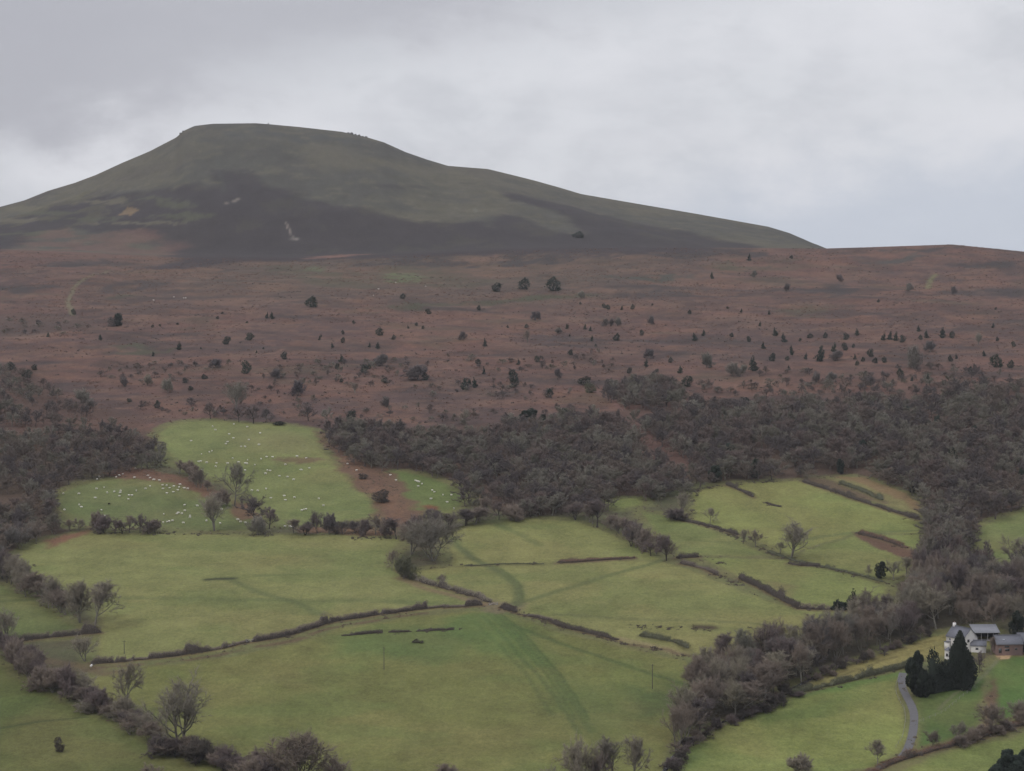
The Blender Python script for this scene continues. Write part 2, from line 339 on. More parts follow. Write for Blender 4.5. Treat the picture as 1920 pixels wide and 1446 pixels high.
# --- pastures
GY, GG, GD, GO = alb(122, 122, 82), alb(106, 116, 72), alb(84, 106, 62), alb(126, 116, 80)
G8 = alb(104, 106, 66); GL = alb(70, 104, 50)
FIELDS = [
 ('sloping upper pasture where most of the sheep graze', [(295, 815), (315, 798), (345, 790), (400, 788), (480, 795), (530, 796), (590, 805), (602, 840), (640, 880), (700, 940), (706, 968), (640, 978), (560, 985), (522, 985), (480, 935), (430, 905), (380, 890), (330, 872)], alb(110, 116, 76), 5),
 ('small pasture with sheep beside the left wood', [(108, 925), (150, 908), (200, 900), (300, 897), (350, 910), (390, 928), (470, 950), (485, 992), (400, 996), (300, 988), (140, 985), (108, 950)], alb(98, 104, 70), 5),
 ('narrow green pasture below the middle wood', [(733, 884), (760, 884), (800, 892), (840, 908), (880, 932), (860, 950), (845, 975), (800, 985), (775, 968), (750, 925)], alb(96, 106, 66), 4),
 ('wide pale green field above the long clipped hedge', [(15, 1050), (60, 1022), (140, 1000), (300, 999), (480, 1004), (700, 1003), (755, 1012), (735, 1035), (728, 1050), (755, 1078), (830, 1102), (918, 1132), (740, 1152), (620, 1170), (540, 1194), (470, 1205), (400, 1224), (300, 1238), (170, 1246), (190, 1190), (185, 1120), (100, 1095), (40, 1075)], alb(116, 118, 78), 4),
 ('field below the middle wood with curved wheel tracks', [(848, 1000), (880, 985), (990, 972), (1080, 977), (1150, 1002), (1240, 1048), (1230, 1052), (1150, 1048), (1045, 1056), (960, 1060), (850, 1062), (845, 1030)], alb(118, 120, 78), 3),
 ('triangular field above the gateway', [(770, 1072), (845, 1062), (960, 1060), (1045, 1056), (1150, 1050), (1240, 1052), (1330, 1082), (1400, 1112), (1500, 1143), (1600, 1148), (1560, 1185), (1450, 1192), (1390, 1215), (1330, 1232), (1260, 1222), (1150, 1200), (1040, 1172), (940, 1140), (918, 1130), (830, 1100)], alb(118, 118, 78), 4),
 ('large green field below the gateway', [(190, 1262), (300, 1246), (400, 1236), (550, 1206), (640, 1178), (750, 1160), (900, 1144), (940, 1146), (1040, 1180), (1150, 1208), (1290, 1240), (1300, 1300), (1270, 1360), (1230, 1470), (1000, 1520), (420, 1520), (340, 1400), (250, 1350), (200, 1310), (160, 1275)], G8, 4),
 ('dark green field in the lower left corner', [(-200, 1200), (-20, 1225), (20, 1265), (100, 1302), (250, 1378), (330, 1416), (430, 1470), (420, 1560), (-300, 1560)], alb(86, 92, 56), 4),
 ('small green paddock behind the bushy left hedge', [(-150, 1080), (0, 1096), (60, 1125), (150, 1180), (170, 1188), (60, 1196), (0, 1203), (-150, 1215)], alb(94, 102, 66), 3),
 ('bright pasture at the foot of the right wood', [(1295, 925), (1330, 912), (1400, 905), (1510, 902), (1560, 920), (1640, 948), (1728, 978), (1728, 1000), (1610, 1000), (1510, 1030), (1480, 1042), (1400, 1005), (1300, 975)], alb(118, 122, 76), 3),
 ('strip of rough pasture below the right wood edge', [(1530, 900), (1600, 893), (1660, 910), (1725, 938), (1726, 966), (1640, 940)], alb(118, 114, 80), 3),
 ('narrow pasture below the scattered thorn trees', [(1200, 958), (1240, 965), (1300, 980), (1385, 1012), (1440, 1040), (1400, 1044), (1280, 1040), (1240, 1015)], alb(106, 114, 72), 3),
 ('field below the tall lone tree', [(1310, 1046), (1400, 1046), (1480, 1052), (1600, 1078), (1665, 1100), (1655, 1125), (1590, 1138), (1500, 1132), (1410, 1095)], alb(112, 118, 74), 3),
 ('field with the long bracken bank', [(1510, 1030), (1610, 1002), (1730, 1002), (1735, 1050), (1700, 1078), (1650, 1092), (1540, 1062), (1490, 1045)], alb(112, 118, 74), 3),
 ('green field at the right edge beyond the stream', [(1822, 1010), (1830, 990), (1880, 972), (1960, 940), (2100, 940), (2100, 1060), (1920, 1070), (1850, 1075), (1830, 1050)], alb(104, 110, 72), 3),
 ('sliver of grass at the middle wood edge', [(1125, 948), (1150, 936), (1200, 934), (1205, 945), (1170, 955)], alb(110, 118, 74), 2),
 ('straw coloured strip above the farm lane hedge', [(1480, 1292), (1530, 1274), (1600, 1243), (1700, 1208), (1790, 1182), (1860, 1178), (1850, 1215), (1760, 1232), (1690, 1248), (1560, 1282)], alb(130, 122, 82), 2),
 ('smooth green field between stream and farm lane', [(1260, 1470), (1275, 1415), (1330, 1372), (1380, 1352), (1480, 1308), (1600, 1276), (1690, 1256), (1684, 1290), (1700, 1330), (1702, 1370), (1692, 1405), (1640, 1440), (1560, 1455), (1300, 1500)], alb(116, 122, 74), 2),
 ('vivid green paddock below the dark farm trees', [(1712, 1300), (1740, 1292), (1820, 1272), (1850, 1262), (1842, 1320), (1836, 1370), (1770, 1390), (1716, 1402), (1722, 1345)], alb(74, 96, 54), 2),
 ('vivid green lawn in front of the brick barn', [(1850, 1262), (1862, 1240), (1900, 1232), (2100, 1225), (2100, 1320), (1920, 1340), (1870, 1352), (1858, 1310)], alb(76, 98, 54), 2),
 ('green field in the lower right corner', [(1640, 1480), (1700, 1436), (1760, 1412), (1850, 1392), (2100, 1340), (2100, 1560), (1620, 1560)], alb(112, 118, 72), 2),
]
FSP = [spots(f[1]) for f in FIELDS]
nearF = np.full(VX.size, 99.0)
for P in FSP:
    I = bbox_idx(P, 14); nearF[I] = np.minimum(nearF[I], np.where(inside(VX[I], VY[I], P), 0, edge_dist(VX[I], VY[I], P)))
nz_ = nearF + 7 * (fbm(VX, VY, 9, 3, 59) - .5); mk = (1 - sm(nz_, 3.5, 8)) * (VY < 1330) * .9
gcol = alb(108, 102, 68) * (1 - f2) + alb(104, 110, 70) * f2
COLR[:] = COLR * (1 - mk[:, None]) + gcol * (.85 + .3 * f3) * mk[:, None]
FID = np.full(VX.size, -1)
for k, (lab, pts, colr, wp) in enumerate(FIELDS):
    P = spots(pts); I = bbox_idx(P, 12); X, Y = VX[I], VY[I]
    w = 1.3
    X2 = X + w * 2 * (fbm(X, Y, 12, 3, 61) - .5); Y2 = Y + 2 * w * 2 * (fbm(X, Y, 12, 3, 63) - .5)
    d = edge_dist(X2, Y2, P); s = np.where(inside(X2, Y2, P), d, -d)
    m = sm(s, -.7, 1.6)
    a = fbm(X, Y, 55, 4, 70 + k); c = fbm(X, Y, 9, 4, 90 + k, .6); g = fbm(X * .6, Y, 24, 3, 130 + k)
    cc = np.asarray(colr)[None] * np.ones((len(I), 1))
    t1 = (sm(a, .42, .72) * .30)[:, None]; cc = cc * (1 - t1) + GO * .95 * t1
    t2 = (sm(g, .50, .72) * .24)[:, None]; cc = cc * (1 - t2) + GD * .92 * t2
    t3 = ((1 - sm(s, 0, 4)) * .20)[:, None]; cc = cc * (1 - t3) + alb(106, 92, 68) * t3      # rank, tussocky margins
    cc *= (.80 + .40 * c)[:, None]; cc = cc * np.array([1.07, 1.06, .94])
    mm = m[:, None]; COLR[I] = COLR[I] * (1 - mm) + cc * mm
    FID[I[s > 0.3]] = k
# tracks, wet flushes, brown banks in the pastures
def tr(pts, w, am=.6, color=None, **kw): return streak(pts, alb(78, 88, 54) if color is None else color, w, amount=am, warp=.6, **kw)
tr([(925, 1150), (960, 1180), (1010, 1230), (1040, 1268), (1070, 1310), (1092, 1345), (1108, 1372)], 3.6, .55, alb(70, 84, 50))
tr([(940, 1152), (975, 1182), (1022, 1230), (1052, 1268), (1082, 1310), (1104, 1350)], 1.4, .6, alb(66, 80, 46))
tr([(915, 1152), (948, 1182), (996, 1230), (1026, 1268), (1056, 1310), (1080, 1350)], 1.2, .55, alb(70, 84, 48))
tr([(905, 1155), (950, 1200), (985, 1240), (1030, 1290), (1065, 1340), (1085, 1375)], 2.2, .6)
tr([(890, 1165), (930, 1205), (975, 1250), (1010, 1300), (1035, 1340)], 2, .4)
tr([(960, 1172), (1010, 1192), (1090, 1220), (1180, 1250), (1290, 1284)], 2.8, .75, alb(76, 88, 52))
patch([(840, 1165), (900, 1150), (960, 1165), (1000, 1200), (1040, 1260), (960, 1240), (880, 1200), (840, 1185)], alb(74, 100, 54), 8, 6, 20, .45)
patch([(600, 1195), (760, 1172), (880, 1160), (900, 1200), (820, 1240), (640, 1230)], alb(80, 102, 58), 8, 6, 20, .5)
patch([(1010, 1290), (1110, 1280), (1200, 1330), (1180, 1400), (1090, 1390)], alb(80, 94, 54), 10, 8, 20, .4)
patch([(1180, 1290), (1290, 1290), (1280, 1340), (1200, 1335)], alb(62, 82, 50), 8, 6, 20, .6)
patch([(905, 1133), (935, 1125), (985, 1130), (975, 1142), (930, 1150), (905, 1145)], alb(112, 100, 80), 3, 3, 8, .8)
tr([(968, 1135), (974, 1118), (970, 1100), (950, 1080), (915, 1062), (885, 1045), (860, 1025), (850, 1008)], 4.5, .8, alb(84, 92, 60))
tr([(978, 1128), (980, 1112), (974, 1096), (956, 1078), (925, 1060)], 1.6, .6)
tr([(970, 1132), (1040, 1110), (1130, 1082), (1240, 1052)], 4.2, .75, alb(92, 98, 62))
tr([(935, 985), (970, 1000), (1010, 1022)], 5, .5)
tr([(930, 972), (945, 990)], 8, .5)
tr([(190, 1122), (330, 1122), (560, 1126), (700, 1126), (840, 1132)], 6, .5, alb(90, 98, 62))
tr([(430, 1087), (470, 1104), (510, 1118), (560, 1132), (600, 1152)], 4.5, .65, alb(88, 96, 62))
tr([(388, 1087), (405, 1086), (436, 1085)], 4, .95, alb(52, 56, 42)); tr([(480, 1080), (560, 1077)], 3.5, .5)
tr([(1040, 1152), (1160, 1160), (1280, 1163), (1400, 1168), (1540, 1180)], 3, .5, alb(96, 98, 66))
tr([(1310, 1176), (1332, 1177)], 6, .95, alb(64, 52, 44))
tr([(0, 1366), (80, 1352), (160, 1345)], 2.2, .7, alb(62, 70, 44)); tr([(0, 1128), (60, 1125)], 4, .6)
tr([(1270, 928), (1310, 915)], 3, .4); tr([(1510, 1012), (1560, 1004), (1600, 999), (1728, 994)], 3.5, .7, alb(94, 100, 66))
patch([(500, 862), (520, 858), (560, 860), (600, 858), (612, 864), (560, 869), (510, 868)], alb(104, 80, 66), 3, 4, 8, .7)
patch([(440, 800), (560, 812), (600, 840), (560, 850), (420, 840)], alb(122, 118, 82), 8, 6, 30, .4)
patch([(592, 808), (606, 812), (640, 850), (690, 868), (735, 885), (765, 930), (800, 970), (770, 990), (710, 985), (700, 940), (640, 880)], alb(104, 79, 66), 3, 6, 12, .9)
patch([(600, 820), (640, 850), (700, 880), (760, 940), (780, 985), (720, 980), (700, 930), (650, 880)], alb(120, 92, 72), 4, 6, 10, .6, 2.5, (8, .52, .10))
patch([(180, 890), (200, 880), (300, 880), (350, 895), (400, 920), (430, 935), (380, 935), (330, 905), (250, 900)], alb(108, 80, 66), 3, 5, 12, .9)
patch([(440, 940), (470, 945), (485, 970), (450, 978), (430, 960)], alb(106, 78, 64), 2, 3, 12, .85)
patch([(793, 949), (802, 946), (822, 950), (820, 956), (800, 955)], alb(112, 74, 56), 1.5, 1.5, 5, .95)
patch([(80, 1012), (100, 1008), (140, 998), (170, 990), (150, 1006), (100, 1024)], alb(118, 84, 68), 3, 4, 12, .9)
patch([(555, 990), (600, 988), (680, 990), (740, 993), (745, 1003), (640, 1002), (560, 999)], alb(112, 86, 68), 2, 3, 12, .85)
patch([(1602, 998), (1625, 1000), (1655, 1010), (1700, 1025), (1725, 1034), (1740, 1055), (1700, 1048), (1660, 1035), (1640, 1028), (1615, 1012)], alb(98, 74, 62), 1.5, 2, 10, .95)
patch([(1505, 898), (1560, 898), (1600, 912), (1650, 928), (1668, 945), (1620, 935), (1570, 920), (1520, 908)], alb(96, 80, 66), 2, 3, 10, .85)
patch([(1560, 893), (1620, 895), (1700, 925), (1728, 950), (1728, 962), (1690, 940), (1620, 908)], alb(126, 100, 76), 2, 3, 10, .7)
patch([(1430, 1090), (1490, 1100), (1480, 1120), (1450, 1110)], alb(120, 104, 76), 4, 3, 10, .5)
patch([(1040, 1051), (1075, 1047), (1140, 1046), (1195, 1044), (1195, 1049), (1130, 1052), (1075, 1056)], alb(84, 66, 56), .8, 1, 6, .95)
tr([(1290, 1012), (1380, 1020)], 3, .3)
patch([(1400, 1345), (1500, 1330), (1600, 1300), (1560, 1330), (1440, 1370)], alb(88, 106, 58), 5, 4, 15, .5)
patch([(1270, 1420), (1330, 1390), (1320, 1425), (1280, 1450)], alb(84, 104, 58), 5, 4, 15, .6)
streak([(1500, 1300), (1570, 1290), (1690, 1262)], alb(80, 106, 56), 5, amount=.7)
streak([(1560, 1294), (1620, 1281), (1690, 1262)], alb(96, 116, 62), 6, amount=.5)
for q in ([(1540, 1275), (1620, 1245), (1700, 1215), (1770, 1195)], [(1570, 1270), (1650, 1240), (1760, 1212)]):
    streak(q, alb(92, 84, 54), 1.6, amount=.7, warp=1, mott=(5, .5, .12))
patch([(1852, 1300), (1868, 1272), (1872, 1300), (1864, 1340), (1858, 1372), (1838, 1372), (1846, 1330)], alb(96, 76, 62), 1.5, 1.5, 6, .9)
streak([(1870, 1240), (1850, 1262), (1828, 1282), (1790, 1300), (1760, 1330)], alb(110, 108, 86), 1.5, amount=.6, warp=.3)
patch([(1740, 1258), (1758, 1250), (1772, 1256), (1766, 1264), (1745, 1266)], alb(84, 118, 56), 1, .6, 4, .95)
# banks under hedges are painted with the hedges
# ------------------------------------------------------------------ hedges: routes (bank colour is laid on the ground here)
BANK = alb(102, 86, 66); BANK2 = alb(116, 100, 72)
HEDGES = [  # route, height m, width m, density, tone, label, bank offset
 ([(170, 1244), (230, 1240), (300, 1233), (400, 1219), (465, 1203)], 1.9, 2.2, 1.0, 'brown', 'left length of the long clipped brown hedge between the two big fields'),
 ([(472, 1203), (505, 1198), (545, 1190), (620, 1166), (720, 1151), (800, 1141), (905, 1135)], 1.9, 2.2, 1.0, 'brown', 'long clipped brown hedge that ends at the gateway in the middle'),
 ([(745, 1068), (765, 1082), (800, 1094), (850, 1107), (900, 1122), (920, 1130)], 2.0, 2.2, 1.0, 'grey', 'clipped grey hedge running down to the gateway from the spreading tree'),
 ([(940, 1139), (955, 1143), (970, 1148)], 1.7, 2.4, 1.1, 'dark', 'short dark stub of hedge just right of the gateway'),
 ([(978, 1152), (1010, 1158), (1036, 1166)], .9, 1.6, .7, 'brown', 'thin gappy hedge on the brown bank right of the gateway'),
 ([(1036, 1168), (1060, 1176), (1100, 1186), (1160, 1200)], 1.4, 2.0, .9, 'dark', 'dark patchy hedge on the bank below the triangular field'),
 ([(1200, 1192), (1225, 1196), (1262, 1202), (1290, 1216)], 1.6, 2.2, .9, 'olive', 'broken green hedge end near the stream trees'),
 ([(1268, 1046), (1310, 1044)], 1.5, 2.6, 1.0, 'dark', 'dark hedge stub right of the bushy thorn at the field corner'),
 ([(1275, 1056), (1320, 1066), (1345, 1078)], 1.3, 2.0, .8, 'brown', 'brown hedge start between two sloping pastures'),
 ([(1388, 1084), (1430, 1104), (1480, 1132), (1500, 1140)], 2.1, 2.4, 1.1, 'dark', 'dark hedge curving down between two pastures on the right'),
 ([(1498, 1140), (1530, 1142), (1556, 1142)], 1.8, 2.4, 1.0, 'brown', 'reddish brown hedge foot beside the black hedge'),
 ([(1558, 1143), (1575, 1143), (1592, 1143)], 2.4, 2.4, 1.5, 'evergreen', 'black evergreen hedge block beside the small dark conifer'),
 ([(-20, 1204), (60, 1199), (120, 1192), (190, 1186)], 2.0, 2.0, .9, 'brown', 'low brown hedge below the left paddock'),
 ([(1480, 1302), (1560, 1284), (1640, 1264), (1700, 1250), (1715, 1243)], 1.8, 2.2, 1.2, 'olive', 'neatly clipped green hedge along the straw coloured strip'),
 ([(1590, 1470), (1650, 1440), (1690, 1424), (1745, 1408), (1830, 1386), (1930, 1352)], 1.2, 2.4, .9, 'rust', 'low rusty brown hedge at the lower right below the lane'),
 ([(1362, 908), (1385, 917), (1412, 932)], 1.4, 2.4, .9, 'dark', 'short dark hedge slanting down from the right wood'),
 ([(1505, 903), (1560, 920), (1600, 935), (1660, 955), (1724, 974)], 1.3, 2.2, .8, 'dark', 'dark slanting hedge below the rough strip on the right'),
 ([(1575, 905), (1610, 918), (1655, 938)], 1.3, 3.0, .8, 'olive', 'mossy overgrown hedge beside the slanting dark hedge'),
 ([(1610, 1000), (1650, 1010), (1702, 1028)], 1.5, 2.6, 1.0, 'rust', 'dark red brown hedge along the bracken bank'),
 ([(1262, 972), (1300, 980), (1350, 992), (1385, 1003)], 1.0, 2.0, .8, 'dark', 'low dark hedge below the lower thorn bushes'),
 ([(1440, 1035), (1490, 1052), (1540, 1062), (1600, 1076), (1655, 1092)], .8, 2.2, .7, 'olive', 'low green hedge line below the tall lone tree'),
 ([(1478, 1056), (1500, 1060), (1538, 1062)], 1.0, 2.4, 1.0, 'dark', 'dark bramble hedge at the foot of the tall lone tree'),
 ([(1044, 1055), (1080, 1054), (1130, 1050), (1190, 1046)], .8, 1.6, .8, 'rust', 'thin rusty hedge on the bank between two middle fields'),
 ([(870, 1061), (920, 1059), (1020, 1057)], .35, 1.0, .6, 'olive', 'faint grassy hedge line joining the rusty hedge'),
 ([(1722, 1272), (1760, 1268), (1782, 1262)], 1.8, 2.0, 1.4, 'evergreen', 'dark evergreen hedge beside the farmhouse lawn'),
 ([(1740, 1300), (1780, 1292), (1822, 1280)], 7.5, 5.0, 1.6, 'evergreen', 'tall black evergreen hedge joining the two dark farm trees'),
 ([(640, 1192), (665, 1190), (718, 1186)], .9, 1.6, .9, 'dark', 'longest dark low hedge scrap in the large lower field'),  # low dark twiggy strips, broken along the open field
 ([(728, 1186), (768, 1184)], .6, 1.4, .7, 'dark', 'middle low dark scrap of three in the large lower field'),
 ([(780, 1184), (810, 1182), (852, 1181)], .7, 1.4, .8, 'dark', 'right hand low dark scrap of three in the large lower field'),
 ([(1437, 944), (1450, 948), (1466, 951)], .6, 1.6, .8, 'dark', 'small dark bramble scrap in the bright right pasture'),
]
for (pts, h, w, dn, tone, lab) in HEDGES[:26]:
    if h < 5: streak([(x, y + 1.5) for x, y in pts], BANK if tone != 'olive' else alb(96, 92, 62), w + 1.6, soft=1.2, amount=.8, warp=.8)
for q in ([(180, 1252), (300, 1244), (400, 1232), (470, 1214), (550, 1203), (620, 1178), (720, 1160), (800, 1150)],): streak(q, alb(96, 76, 62), 3.0, soft=1.4, amount=.75, warp=1, mott=(9, .42, .12))
streak([(750, 1084), (800, 1104), (860, 1120), (905, 1134)], alb(120, 98, 80), 4, amount=.7, warp=1)
streak([(1160, 1198), (1220, 1212), (1280, 1226)], alb(134, 122, 90), 5, amount=.8, warp=1)
streak([(1180, 1210), (1250, 1218), (1310, 1232)], alb(92, 72, 58), 2.2, amount=.7, warp=1)
streak([(60, 1236), (120, 1246), (200, 1262), (230, 1258)], alb(100, 84, 68), 5, amount=.7, warp=2)
patch([(1865, 1229), (1899, 1226), (1892, 1236), (1876, 1237)], alb(172, 146, 112), .4, .1, 4, 1.0)

# ------------------------------------------------------------------ terrain meshes
def new_mat(name):
    m = bpy.data.materials.new(name); m.use_nodes = True; n = m.node_tree; n.nodes.clear(); q = NB(n)
    bs = q.n('ShaderNodeBsdfPrincipled'); o = q.n('ShaderNodeOutputMaterial'); n.links.new(bs.outputs[0], o.inputs[0])
    bs.inputs['Roughness'].default_value = 1.0; bs.inputs['Specular IOR Level'].default_value = 0.1
    return m, q, bs
mG, q, bs = new_mat('land_cover')
at = q.n('ShaderNodeAttribute', attribute_name='cover'); geo = q.n('ShaderNodeNewGeometry').outputs['Position']
na = q.noise(geo, .35, 5, .65); nb = q.noise(geo, 1.6, 4, .7); nc = q.noise(geo, .08, 3, .5)
val = q.math('MULTIPLY_ADD', q.math('SUBTRACT', na, .5), .55, 1.0); val = q.math('MULTIPLY_ADD', q.math('SUBTRACT', nb, .5), .9, val); ne = q.noise(q.scale(geo, (1, .6, 1)), .8, 3, .7, .4); val = q.math('MULTIPLY_ADD', q.math('SUBTRACT', ne, .5), .8, val)
nd = q.noise(q.scale(geo, (1, .45, 1)), .035, 6, .7); val = q.math('MULTIPLY_ADD', q.math('SUBTRACT', nd, .5), .8, val)
sc = q.vmath('SCALE', at.outputs['Color']); q.put(sc.inputs[3], val)
tint = q.mix(q.math('MULTIPLY', q.smooth(nc, .4, .7), .08), sc.outputs[0], q.mix(1.0, sc.outputs[0], c4(.78, 1.06, .8), 'MULTIPLY'))
q.put(bs.inputs['Base Color'], tint)
bp = q.n('ShaderNodeBump'); bp.inputs['Strength'].default_value = .7; bp.inputs['Distance'].default_value = .5
q.put(bp.inputs['Height'], q.math('MULTIPLY_ADD', nb, .5, na)); q.nt.links.new(bp.outputs[0], bs.inputs['Normal'])

gi = np.arange(NR * NU).reshape(NR, NU)
A, B_, C_, D_ = gi[:-1, :-1].ravel(), gi[:-1, 1:].ravel(), gi[1:, 1:].ravel(), gi[1:, :-1].ravel()
Q = np.stack([A, B_, C_, D_], 1)
cls = FID[Q].max(1); cls[(FID[Q] >= 0).sum(1) < 2] = -1
cyy = VY[Q].mean(1); cxx = VX[Q].mean(1)
rest = cls < 0
brow = cyy + 30 * (fbm(cxx, cyy, 90, 3, 8) - .5)
cls[rest & (brow > 2450)] = 101; cls[rest & (brow <= 2450) & (cyy > 1255)] = 100; cls[rest & (cyy <= 1255)] = 102
ALLV = np.stack([VX, VY, ZZ.ravel()], 1)
def terrain_piece(name, c, label, cat=None):
    qs = Q[cls == c]
    if len(qs) == 0: return
    used, inv = np.unique(qs, return_inverse=True)
    me = mesh_np(name, ALLV[used], quads=inv.reshape(-1, 4), mat=mG, smooth=True)
    ca = me.color_attributes.new('cover', 'FLOAT_COLOR', 'POINT')
    ca.data.foreach_set('color', np.concatenate([np.clip(COLR[used], 0, 1), np.ones((len(used), 1))], 1).astype(np.float32).ravel())
    o = link(name, me); tag(o, label, cat, None, 'structure'); return o
terrain_piece('mountain', 101, 'flat topped green and heather covered mountain against the grey sky', 'mountain')
terrain_piece('moorland', 100, 'wide red brown bracken moor below the mountain', 'moor')
terrain_piece('valley_ground', 102, 'rough brown ground between and around the pastures', 'ground')
for k, f in enumerate(FIELDS): terrain_piece('field', k, f[0], 'field')

# ------------------------------------------------------------------ lane and stream (ribbons on the ground)
def ribbon(name, pts, width, mat, label, cat, lift=.06, sink=None):
    P = spots(pts); 
    # resample
    L = np.concatenate([[0], np.cumsum(np.hypot(*np.diff(P, axis=0).T))]); n = int(L[-1] / 1.2) + 2; s = np.linspace(0, L[-1], n)
    Pc = np.stack([np.interp(s, L, P[:, 0]), np.interp(s, L, P[:, 1])], 1)
    for _ in range(12): Pc[1:-1] = (Pc[:-2] + Pc[2:]) / 2 * .5 + Pc[1:-1] * .5
    T = np.gradient(Pc, axis=0); T /= np.linalg.norm(T, axis=1)[:, None]; N = np.stack([-T[:, 1], T[:, 0]], 1)
    K = 5; V = []; w = width * (1 + .1 * (fbm(Pc[:, 0], Pc[:, 1], 6, 2, 77) - .5))
    for k in range(K):
        R = Pc + N * ((k / (K - 1) - .5) * w)[:, None]; V.append(np.stack([R[:, 0], R[:, 1], ground(R[:, 0], R[:, 1]) + lift], 1))
    V = np.stack(V, 1).reshape(-1, 3); idx = np.arange(n * K).reshape(n, K)
    qd = np.stack([idx[:-1, :-1].ravel(), idx[:-1, 1:].ravel(), idx[1:, 1:].ravel(), idx[1:, :-1].ravel()], 1)
    me = mesh_np(name, V, quads=qd, mat=mat, smooth=True); o = link(name, me); tag(o, label, cat, None, 'structure'); return o
mL, q, bs = new_mat('worn_asphalt'); geo = q.n('ShaderNodeNewGeometry').outputs['Position']
q.put(bs.inputs['Base Color'], q.mix(q.noise(geo, .8, 5, .6), c4(.085, .083, .085), c4(.135, .132, .135)))
ribbon('lane', [(1693, 1262), (1690, 1275), (1692, 1290), (1699, 1305), (1708, 1320), (1714, 1338), (1714, 1355), (1712, 1372), (1708, 1388), (1701, 1408), (1690, 1420)], 3.0, mL, 'narrow curving grey lane up to the farm', 'lane', .07)
mS, q, bs = new_mat('stream_water'); geo = q.n('ShaderNodeNewGeometry').outputs['Position']
q.put(bs.inputs['Base Color'], q.mix(q.smooth(q.noise(geo, .5, 5, .7), 0.58, .66), c4(.02, .02, .018), c4(.32, .34, .36))); bs.inputs['Roughness'].default_value = .25; bs.inputs['Specular IOR Level'].default_value = .5
ribbon('stream', [(1236, 1462), (1250, 1440), (1262, 1420), (1300, 1388), (1340, 1362), (1372, 1346), (1420, 1330), (1460, 1310), (1500, 1284), (1560, 1252)], 1.5, mS, 'narrow stony stream glinting under the bank trees', 'stream', .08)
# ------------------------------------------------------------------ haze: one closed box of pale air
HZ = 3.3e-5
hz0, hz1 = float(ZZ.min()) - 1.0, CAMZ + 330
hv = np.array([(x, y, z) for z in (hz0, hz1) for (x, y) in ((-7600, -420), (7600, -420), (7600, 6200), (-7600, 6200))])
hme = mesh_np('haze', hv, quads=[(0, 3, 2, 1), (4, 5, 6, 7), (0, 1, 5, 4), (1, 2, 6, 5), (2, 3, 7, 6), (3, 0, 4, 7)])
hm = bpy.data.materials.new('haze_air'); hm.use_nodes = True; hm.node_tree.nodes.clear(); q = NB(hm.node_tree)
pv = q.n('ShaderNodeVolumePrincipled'); pv.inputs['Color'].default_value = c4(.93, .96, 1.0); pv.inputs['Density'].default_value = HZ
ho = q.n('ShaderNodeOutputMaterial'); hm.node_tree.links.new(pv.outputs[0], ho.inputs[1])
hme.materials.append(hm); haze = link('haze', hme); tag(haze, 'thin pale air over the whole valley', None, None, 'stuff')

# ------------------------------------------------------------------ plant materials
def veg_mat(name, cols, gain=1.0, nscale=1.2, rough=1.0):
    m, q, bs = new_mat(name)
    oi = q.n('ShaderNodeObjectInfo').outputs['Random']; geo = q.n('ShaderNodeNewGeometry').outputs['Position']
    cr = q.n('ShaderNodeValToRGB'); el = cr.color_ramp.elements
    while len(el) < len(cols): el.new(.5)
    while len(el) > len(cols): el.remove(el[-1])
    for k, c in enumerate(cols): el[k].position = k / max(len(cols) - 1, 1); el[k].color = c4(*c)
    q.put(cr.inputs[0], oi); nn = q.noise(geo, nscale, 3, .6)
    sc = q.vmath('SCALE', cr.outputs[0]); q.put(sc.inputs[3], q.math('MULTIPLY_ADD', q.math('SUBTRACT', nn, .5), 1.1, gain))
    q.put(bs.inputs['Base Color'], sc.outputs[0]); bs.inputs['Roughness'].default_value = rough; return m
TW = {
 'grey': veg_mat('twigs_grey', [(.135, .118, .090), (.160, .140, .108), (.118, .108, .086)], 1.3),
 'brown': veg_mat('twigs_brown', [(.128, .104, .084), (.150, .120, .096), (.112, .092, .078)], 1.25),
 'purple': veg_mat('twigs_purple', [(.092, .074, .070), (.108, .084, .078), (.082, .068, .066)], 1.25),
 'pale': veg_mat('twigs_pale', [(.180, .162, .122), (.205, .180, .138), (.165, .148, .108)], 1.1),
 'wood': veg_mat('twigs_mixed', [(.078, .066, .064), (.064, .056, .060), (.120, .112, .088), (.070, .060, .062), (.094, .078, .072), (.150, .140, .112), (.060, .052, .054), (.104, .090, .078), (.074, .062, .064), (.110, .106, .084)], 1.35),
 'rust': veg_mat('twigs_rust', [(.150, .092, .066), (.130, .080, .060)], 1.1),
 'dark': veg_mat('twigs_dark', [(.066, .056, .050), (.080, .068, .056)]),
 'olive': veg_mat('twigs_olive', [(.100, .100, .062), (.085, .088, .056)]),
 'evergreen': veg_mat('evergreen_leaves', [(.018, .024, .018), (.022, .028, .020)]),
 'green': veg_mat('dark_green_leaves', [(.030, .042, .032), (.026, .036, .030), (.038, .050, .034)]),
}
BK = veg_mat('bark', [(.17, .155, .13), (.135, .125, .105), (.22, .205, .175)], nscale=2.5)
BKD = veg_mat('dark_bark', [(.06, .052, .045), (.05, .045, .04)], nscale=2.5)

